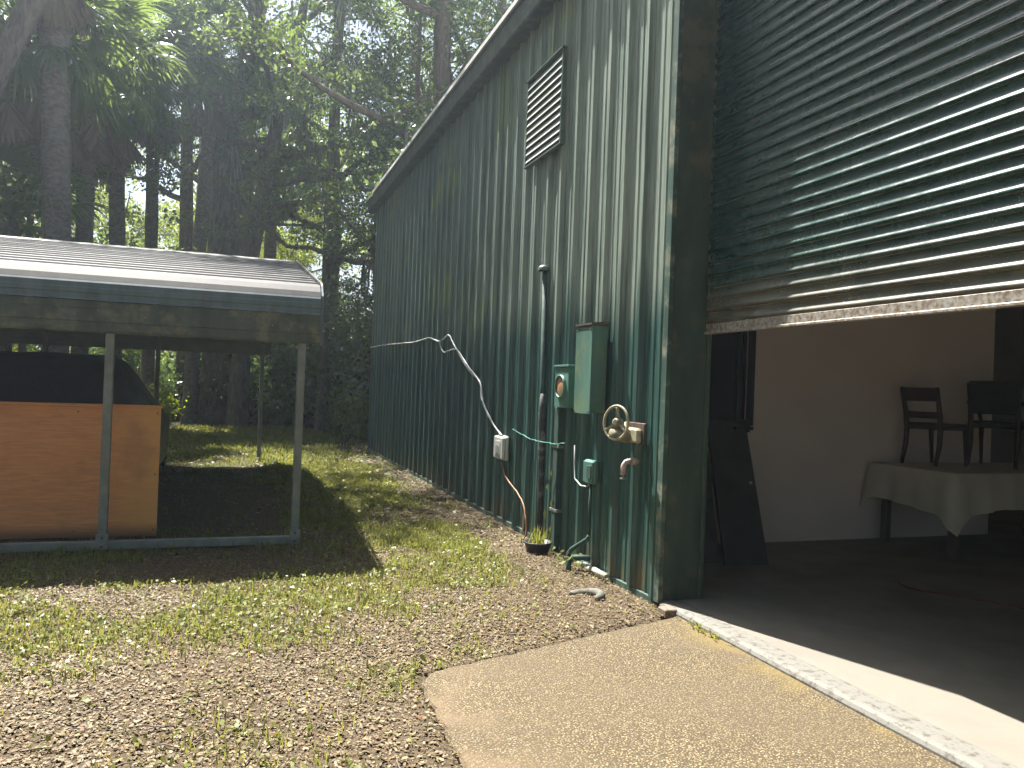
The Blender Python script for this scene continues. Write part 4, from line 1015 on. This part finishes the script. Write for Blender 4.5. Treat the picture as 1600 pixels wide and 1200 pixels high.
def palm(loc, pts, r, label, nf=24, ndead=10, fs=1.1, boots=0, group=None):
    R_ = random.Random(int(abs(loc[0] * 100 + loc[1] * 10)))
    t = thing('cabbage_palm', loc, label, 'palm tree', group)
    P = [Vector(p) for p in wavy(pts, 7, 0)]; mb = MB()
    mb.tube([tuple(p) for p in P], [r * (1.25 - .25 * min(1, i / 4)) * (1 + .05 * math.sin(i * 2.1)) for i in range(len(P))], 12, False)
    me = bpy.data.meshes.new('trunk'); me.from_pydata(mb.v, [], mb.f); me.polygons.foreach_set('use_smooth', mb.sm); me.update(); link('trunk', me, 'palmbark', t)
    top = P[-1]
    if boots:
        mb = MB(); n_ = int(boots * 22)
        for k in range(n_):
            z = top.z - boots + boots * k / n_; a = k * 2.4; c = Vector((top.x, top.y, z)); d = Vector((math.cos(a), math.sin(a), 0)); s2 = Vector((-d.y, d.x, 0))
            for sg in (-1, 1):
                mb.tube([c + d * r * .85 + s2 * sg * .10, c + d * (r + .07) + s2 * sg * .05 + Vector((0, 0, .10)), c + d * (r + .15) + s2 * sg * .012 + Vector((0, 0, .24))], [.03, .032, .028], 4)
        me = bpy.data.meshes.new('boots'); me.from_pydata(mb.v, [], mb.f); me.update(); o = link('boots', me, 'palmbark', t)
    for k in range(nf):
        o = link('frond', R_.choice(FR), None, t); o.location = top + Vector((0, 0, R_.uniform(-.3, .15)))
        el = math.radians(75 - 125 * (k / nf)); o.rotation_euler = (R_.uniform(-.3, .3), -el, k * 2.4 + R_.uniform(-.2, .2)); q = fs * R_.uniform(.85, 1.12); o.scale = (q, q, q)
    for k in range(ndead):
        o = link('dead_frond', R_.choice(FD), None, t); o.location = top + Vector((0, 0, R_.uniform(-.6, -.2)))
        o.rotation_euler = (R_.uniform(-.3, .3), math.radians(R_.uniform(62, 84)), k * 2.4 + R_.uniform(-.3, .3)); q = fs * R_.uniform(.8, 1.1); o.scale = (q, q, q)
    return t
palm((-3.22, 17, -.05), [(0, 0, 0), (-.02, 0, 2.5), (-.1, 0, 5), (-.22, 0, 7.5), (-.28, 0, 10.4)], .25, 'thick pale cabbage palm trunk rising straight behind the carport at far left', boots=2.6)
palm((-3.42, 17.8, -.05), [(0, 0, 0), (0, 0, 2.4), (-.1, 0, 4.6), (-.45, 0, 6.5), (-.85, 0, 8.2)], .16, 'slim cabbage palm leaning left against the thick palm trunk', ndead=14)
palm((-3.36, 20.2, -.05), [(0, 0, 0), (.02, 0, 3), (.0, 0, 6), (-.02, 0, 8.6)], .19, 'cabbage palm just right of the thick palm with a hanging dead skirt', ndead=16)
palm((-3.08, 23.4, -.05), [(0, 0, 0), (.02, 0, 4), (-.1, 0, 7), (-.2, 0, 9.2)], .2, 'second cabbage palm right of the thick palm trunk', ndead=12)
palm((-2.28, 24.2, -.05), [(0, 0, 0), (-.03, 0, 4), (-.1, 0, 8), (-.1, 0, 10.4)], .17, 'narrow cabbage palm trunk midway between thick palm and forked oak', ndead=12)
palm((-1.2, 25.2, -.05), [(0, 0, 0), (.05, 0, 4), (.2, 0, 8), (.35, 0, 11.2)], .2, 'tall cabbage palm immediately left of the forked oak', ndead=10)
palm((-4.45, 18.2, -.05), [(0, 0, 0), (.05, 0, 2), (.1, 0, 4.4)], .18, 'short cabbage palm with bright fan fronds at the left edge', nf=20, ndead=4, fs=1.0)
palm((-6.2, 19, -.05), [(0, 0, 0), (.05, 0, 4), (.1, 0, 8.4)], .2, 'cabbage palm beyond the left edge of the wood', ndead=10)
palm((.9, 27.6, -.05), [(0, 0, 0), (.1, 0, 4), (.1, 0, 8), (.2, 0, 9.2)], .2, 'cabbage palm crown behind the moss hung leaning oak', ndead=10)
palm((1.7, 29.3, -.05), [(0, 0, 0), (-.1, 0, 1), (-.1, 0, 2.2)], .2, 'stemless young palm low in the shade behind the fence', nf=18, ndead=2)

# --- far wood closing the view
rng = np.random.default_rng(77); cl = []
for k in range(4200):
    x = rng.uniform(-36, 26); y = rng.uniform(40, 54); z = 16 * rng.random() ** 1.15
    if vnoise(x, z * 1.3, .22) + .35 * vnoise(x, z, .7) < .70 - .012 * (12 - z): continue
    cl.append(np.array([x, y, z]) + rng.normal(size=(46, 3)) * np.array([.9, .9, .5]))
C = np.concatenate(cl); C = C[C[:, 2] > 0]
o = link('far_wood', leaf_mesh('far_wood', quat_leaves(rng, C, .34)), 'leaf2'); tag(o, 'mass of distant trees closing the view behind the wood', 'woodland', None, 'stuff')
mb = MB()

# ------------------------------------------------------------------ leaf litter, grass and weeds
rng = np.random.default_rng(99)
def outside(x, y):
    a = (x > .855) & (y < 3.715 + (x - .88) * .33)
    return ~a & (x < 2.66 + (y > 16.6) * 10)
def gdens(x, y):
    n = vnoise(x, y, 1.1) * .65 + vnoise(x + 31, y + 7, 3.0) * .35
    band = np.exp(-((x - 1.25 - .05 * (y - 6)) / .75) ** 2) * np.clip((y - 3.6) / 1.6, 0, 1)
    leftb = np.exp(-((y - 5.0) / 1.0) ** 2) * np.clip((1.8 - x) / 1.0, 0, 1) * .48
    far = np.clip((y - 13.9) / 1.0, 0, 1) * np.clip((2.2 - x) / .6, 0, 1)
    base = .17
    band = band * 1.5
    d = np.maximum.reduce([band, leftb, far]) + base
    under = (y > 7.1) & (y < 13.8) & (x < .5)
    d = np.where(under, .07, d)
    near = np.clip((x - 1.9) / .35, 0, 1)
    d = d * (1 - .85 * near)
    return np.clip(d * (.18 + 1.6 * np.clip((n - .42) * 4.5, 0, 1)), 0, 1)
def litter(n, x0, x1, y0, y1, s0, s1, bias=1.0):
    x = rng.uniform(x0, x1, n); y = y0 + (y1 - y0) * rng.random(n) ** bias
    ln = .45 + .9 * vnoise(x + 9, y - 4, .9) * (vnoise(x, y, 4) * .6 + .6)
    keep = outside(x, y) & (rng.random(n) < np.clip(ln * (1 - .62 * gdens(x, y)), 0, 1) * np.where((y > 7.15) & (y < 13.8) & (x < .55), .22, 1)); x = x[keep]; y = y[keep]; n = len(x)
    L = s0 + (s1 - s0) * rng.random(n) ** 1.3 * rng.choice([1, 1, 1, 1.5], n); Wd = L * rng.uniform(.17, .27, n); th = rng.uniform(0, 2 * PI, n)
    tx = rng.normal(0, .17, n); ty = rng.normal(0, .2, n); curl = rng.normal(.06, .12, n) * L
    u = np.array([-.5, -.2, -.2, .22, .22, .5]); s = np.array([0, 1, -1, .85, -.85, 0]); cz = np.array([0, .6, .6, .6, .6, 0])
    lx = u[None] * L[:, None]; ly = s[None] * Wd[:, None]
    lz = lx * tx[:, None] + ly * ty[:, None] - cz[None] * curl[:, None] + curl[:, None] * .6
    c, sn = np.cos(th)[:, None], np.sin(th)[:, None]
    X = x[:, None] + lx * c - ly * sn; Yv = y[:, None] + lx * sn + ly * c
    Z = (gh(x, y) + .003 + rng.random(n) * .008 + np.maximum(0, -lz.min(1)) * .8)[:, None] + lz
    V = np.stack([X, Yv, Z], -1).reshape(-1, 3); b = (np.arange(n) * 6)[:, None]
    f3 = (b + np.array([[0, 2, 1]])); f4 = b + np.array([[1, 2, 4, 3]]); f5 = b + np.array([[3, 4, 5]])
    flat = np.concatenate([f3, f4, f5], 1).ravel(); sz = np.tile([3, 4, 3], n)
    return V, flat, sz
def join(parts):
    V = []; Fl = []; S = []; b = 0
    for v, f, s in parts: V.append(v); Fl.append(np.asarray(f) + b); S.append(s); b += len(v)
    return np.concatenate(V), np.concatenate(Fl), np.concatenate(S)
P_ = [litter(230000, -3.2, 2.68, 1.7, 6.6, .006, .024), litter(44000, -4.5, 2.68, 6.4, 12, .018, .046), litter(16000, -7, 4.2, 12, 24, .045, .10)]
V, Fl, S = join(P_)
tag(link('leaf_litter', np_mesh('leaf_litter', V, Fl, S), 'litter'), 'dry tan and brown fallen leaves covering the ground', 'leaf litter', None, 'stuff')

def grass(n, x0, x1, y0, y1, h0, h1, w_):
    x = rng.uniform(x0, x1, n); y = rng.uniform(y0, y1, n)
    k = outside(x, y) & (rng.random(n) < gdens(x, y)); x = x[k]; y = y[k]; n = len(x)
    # tufts: pull towards cell centres
    h = rng.uniform(h0, h1, n) * (.5 + .9 * vnoise(x, y, 6)); th = rng.uniform(0, 2 * PI, n); ln = rng.uniform(.2, .9, n) * h
    ux, uy = np.cos(th), np.sin(th); px, py = -uy * w_, ux * w_; z = gh(x, y)
    V = np.stack([np.stack([x - px, y - py, z], -1), np.stack([x + px, y + py, z], -1),
                  np.stack([x + ux * ln * .4 + px * .8, y + uy * ln * .4 + py * .8, z + h * .65], -1), np.stack([x + ux * ln * .4 - px * .8, y + uy * ln * .4 - py * .8, z + h * .65], -1),
                  np.stack([x + ux * ln, y + uy * ln, z + h], -1)], 1).reshape(-1, 3)
    b = (np.arange(n) * 5)[:, None]
    return V, np.concatenate([b + np.array([[0, 1, 2, 3]]), b + np.array([[3, 2, 4]])], 1).ravel(), np.tile([4, 3], n)
V, Fl, S = join([grass(60000, -3.2, 2.68, 1.7, 7, .025, .065, .0026), grass(70000, -2, 2.68, 6.4, 13.5, .03, .075, .004), grass(60000, -7, 3.2, 13.5, 24, .04, .10, .009)])
tag(link('grass', np_mesh('grass', V, Fl, S), 'grass'), 'short yellow green grass growing through the fallen leaves', 'grass', None, 'stuff')
def weeds(n, x0, x1, y0, y1, s0, s1):
    x = rng.uniform(x0, x1, n); y = rng.uniform(y0, y1, n)
    k = outside(x, y) & (rng.random(n) < gdens(x, y) ** 1.3 * .9); x = x[k]; y = y[k]; n = len(x)
    m_ = 6; x = np.repeat(x, m_) + rng.normal(0, .022, n * m_); y = np.repeat(y, m_) + rng.normal(0, .022, n * m_); z = gh(x, y) + rng.uniform(.006, .04, n * m_)
    V = quat_leaves(rng, np.stack([x, y, z], -1), 1.0, 1.2, .6)
    V = V.reshape(-1, 4, 3); c = V[:, :1]; sz = rng.uniform(s0, s1, len(V))[:, None, None]; V = c + (V - c) * sz; V[:, :, 2] = np.maximum(V[:, :, 2], gh(x, y)[:, None] + .003)
    V = V.reshape(-1, 3)
    return V, np.arange(len(V)), np.full(len(V) // 4, 4)
V, Fl, S = join([weeds(14000, -3.2, 2.6, 1.7, 8, .018, .036), weeds(9000, -1, 2.6, 8, 16, .025, .05)])
tag(link('ground_cover', np_mesh('ground_cover', V, Fl, S), 'weed'), 'small broad leaved weeds scattered over the ground', 'ground cover', None, 'stuff')

mb = MB(); RT = random.Random(12)
for k in range(420):
    x, y = RT.uniform(-3, 2.5), RT.uniform(1.8, 8) if k < 340 else RT.uniform(8, 13)
    if x > .80 and y < 3.8 + (x - .88) * .33: continue
    L = RT.uniform(.05, .22); a = RT.uniform(0, 6.28); z = float(gh(x, y)) + .012; b2 = RT.uniform(-.3, .3)
    p = [(x, y, z), (x + L * .5 * math.cos(a), y + L * .5 * math.sin(a), z + RT.uniform(0, .012)), (x + L * math.cos(a + b2), y + L * math.sin(a + b2), z + RT.uniform(-.004, .01))]
    mb.tube(p, [.0035, .003, .0015], 4, False)
tag(mb.build('twigs', simple('dry_twig', (.17, .125, .09), (.10, .07, .05), 20, .8, bump=0)), 'dry fallen twigs scattered among the leaf litter', 'twigs', None, 'stuff')

# ------------------------------------------------------------------ thin haze, added partly to stand in for lens glare
hm = bpy.data.materials.new('haze'); hm.use_nodes = True; ht = hm.node_tree; ht.nodes.clear()
hv = ht.nodes.new('ShaderNodeVolumePrincipled'); ho = ht.nodes.new('ShaderNodeOutputMaterial')
hv.inputs['Color'].default_value = (.74, .87, 1.0, 1); hv.inputs['Density'].default_value = .0024; hv.inputs['Anisotropy'].default_value = .62
ht.links.new(hv.outputs[0], ho.inputs['Volume'])
MAT['haze'] = hm
tag(MB().box(-190, 190, -190, 190, -1.1, 27).build('haze', 'haze'), 'thin pale haze under the trees, partly standing in for lens glare', 'haze', None, 'stuff')
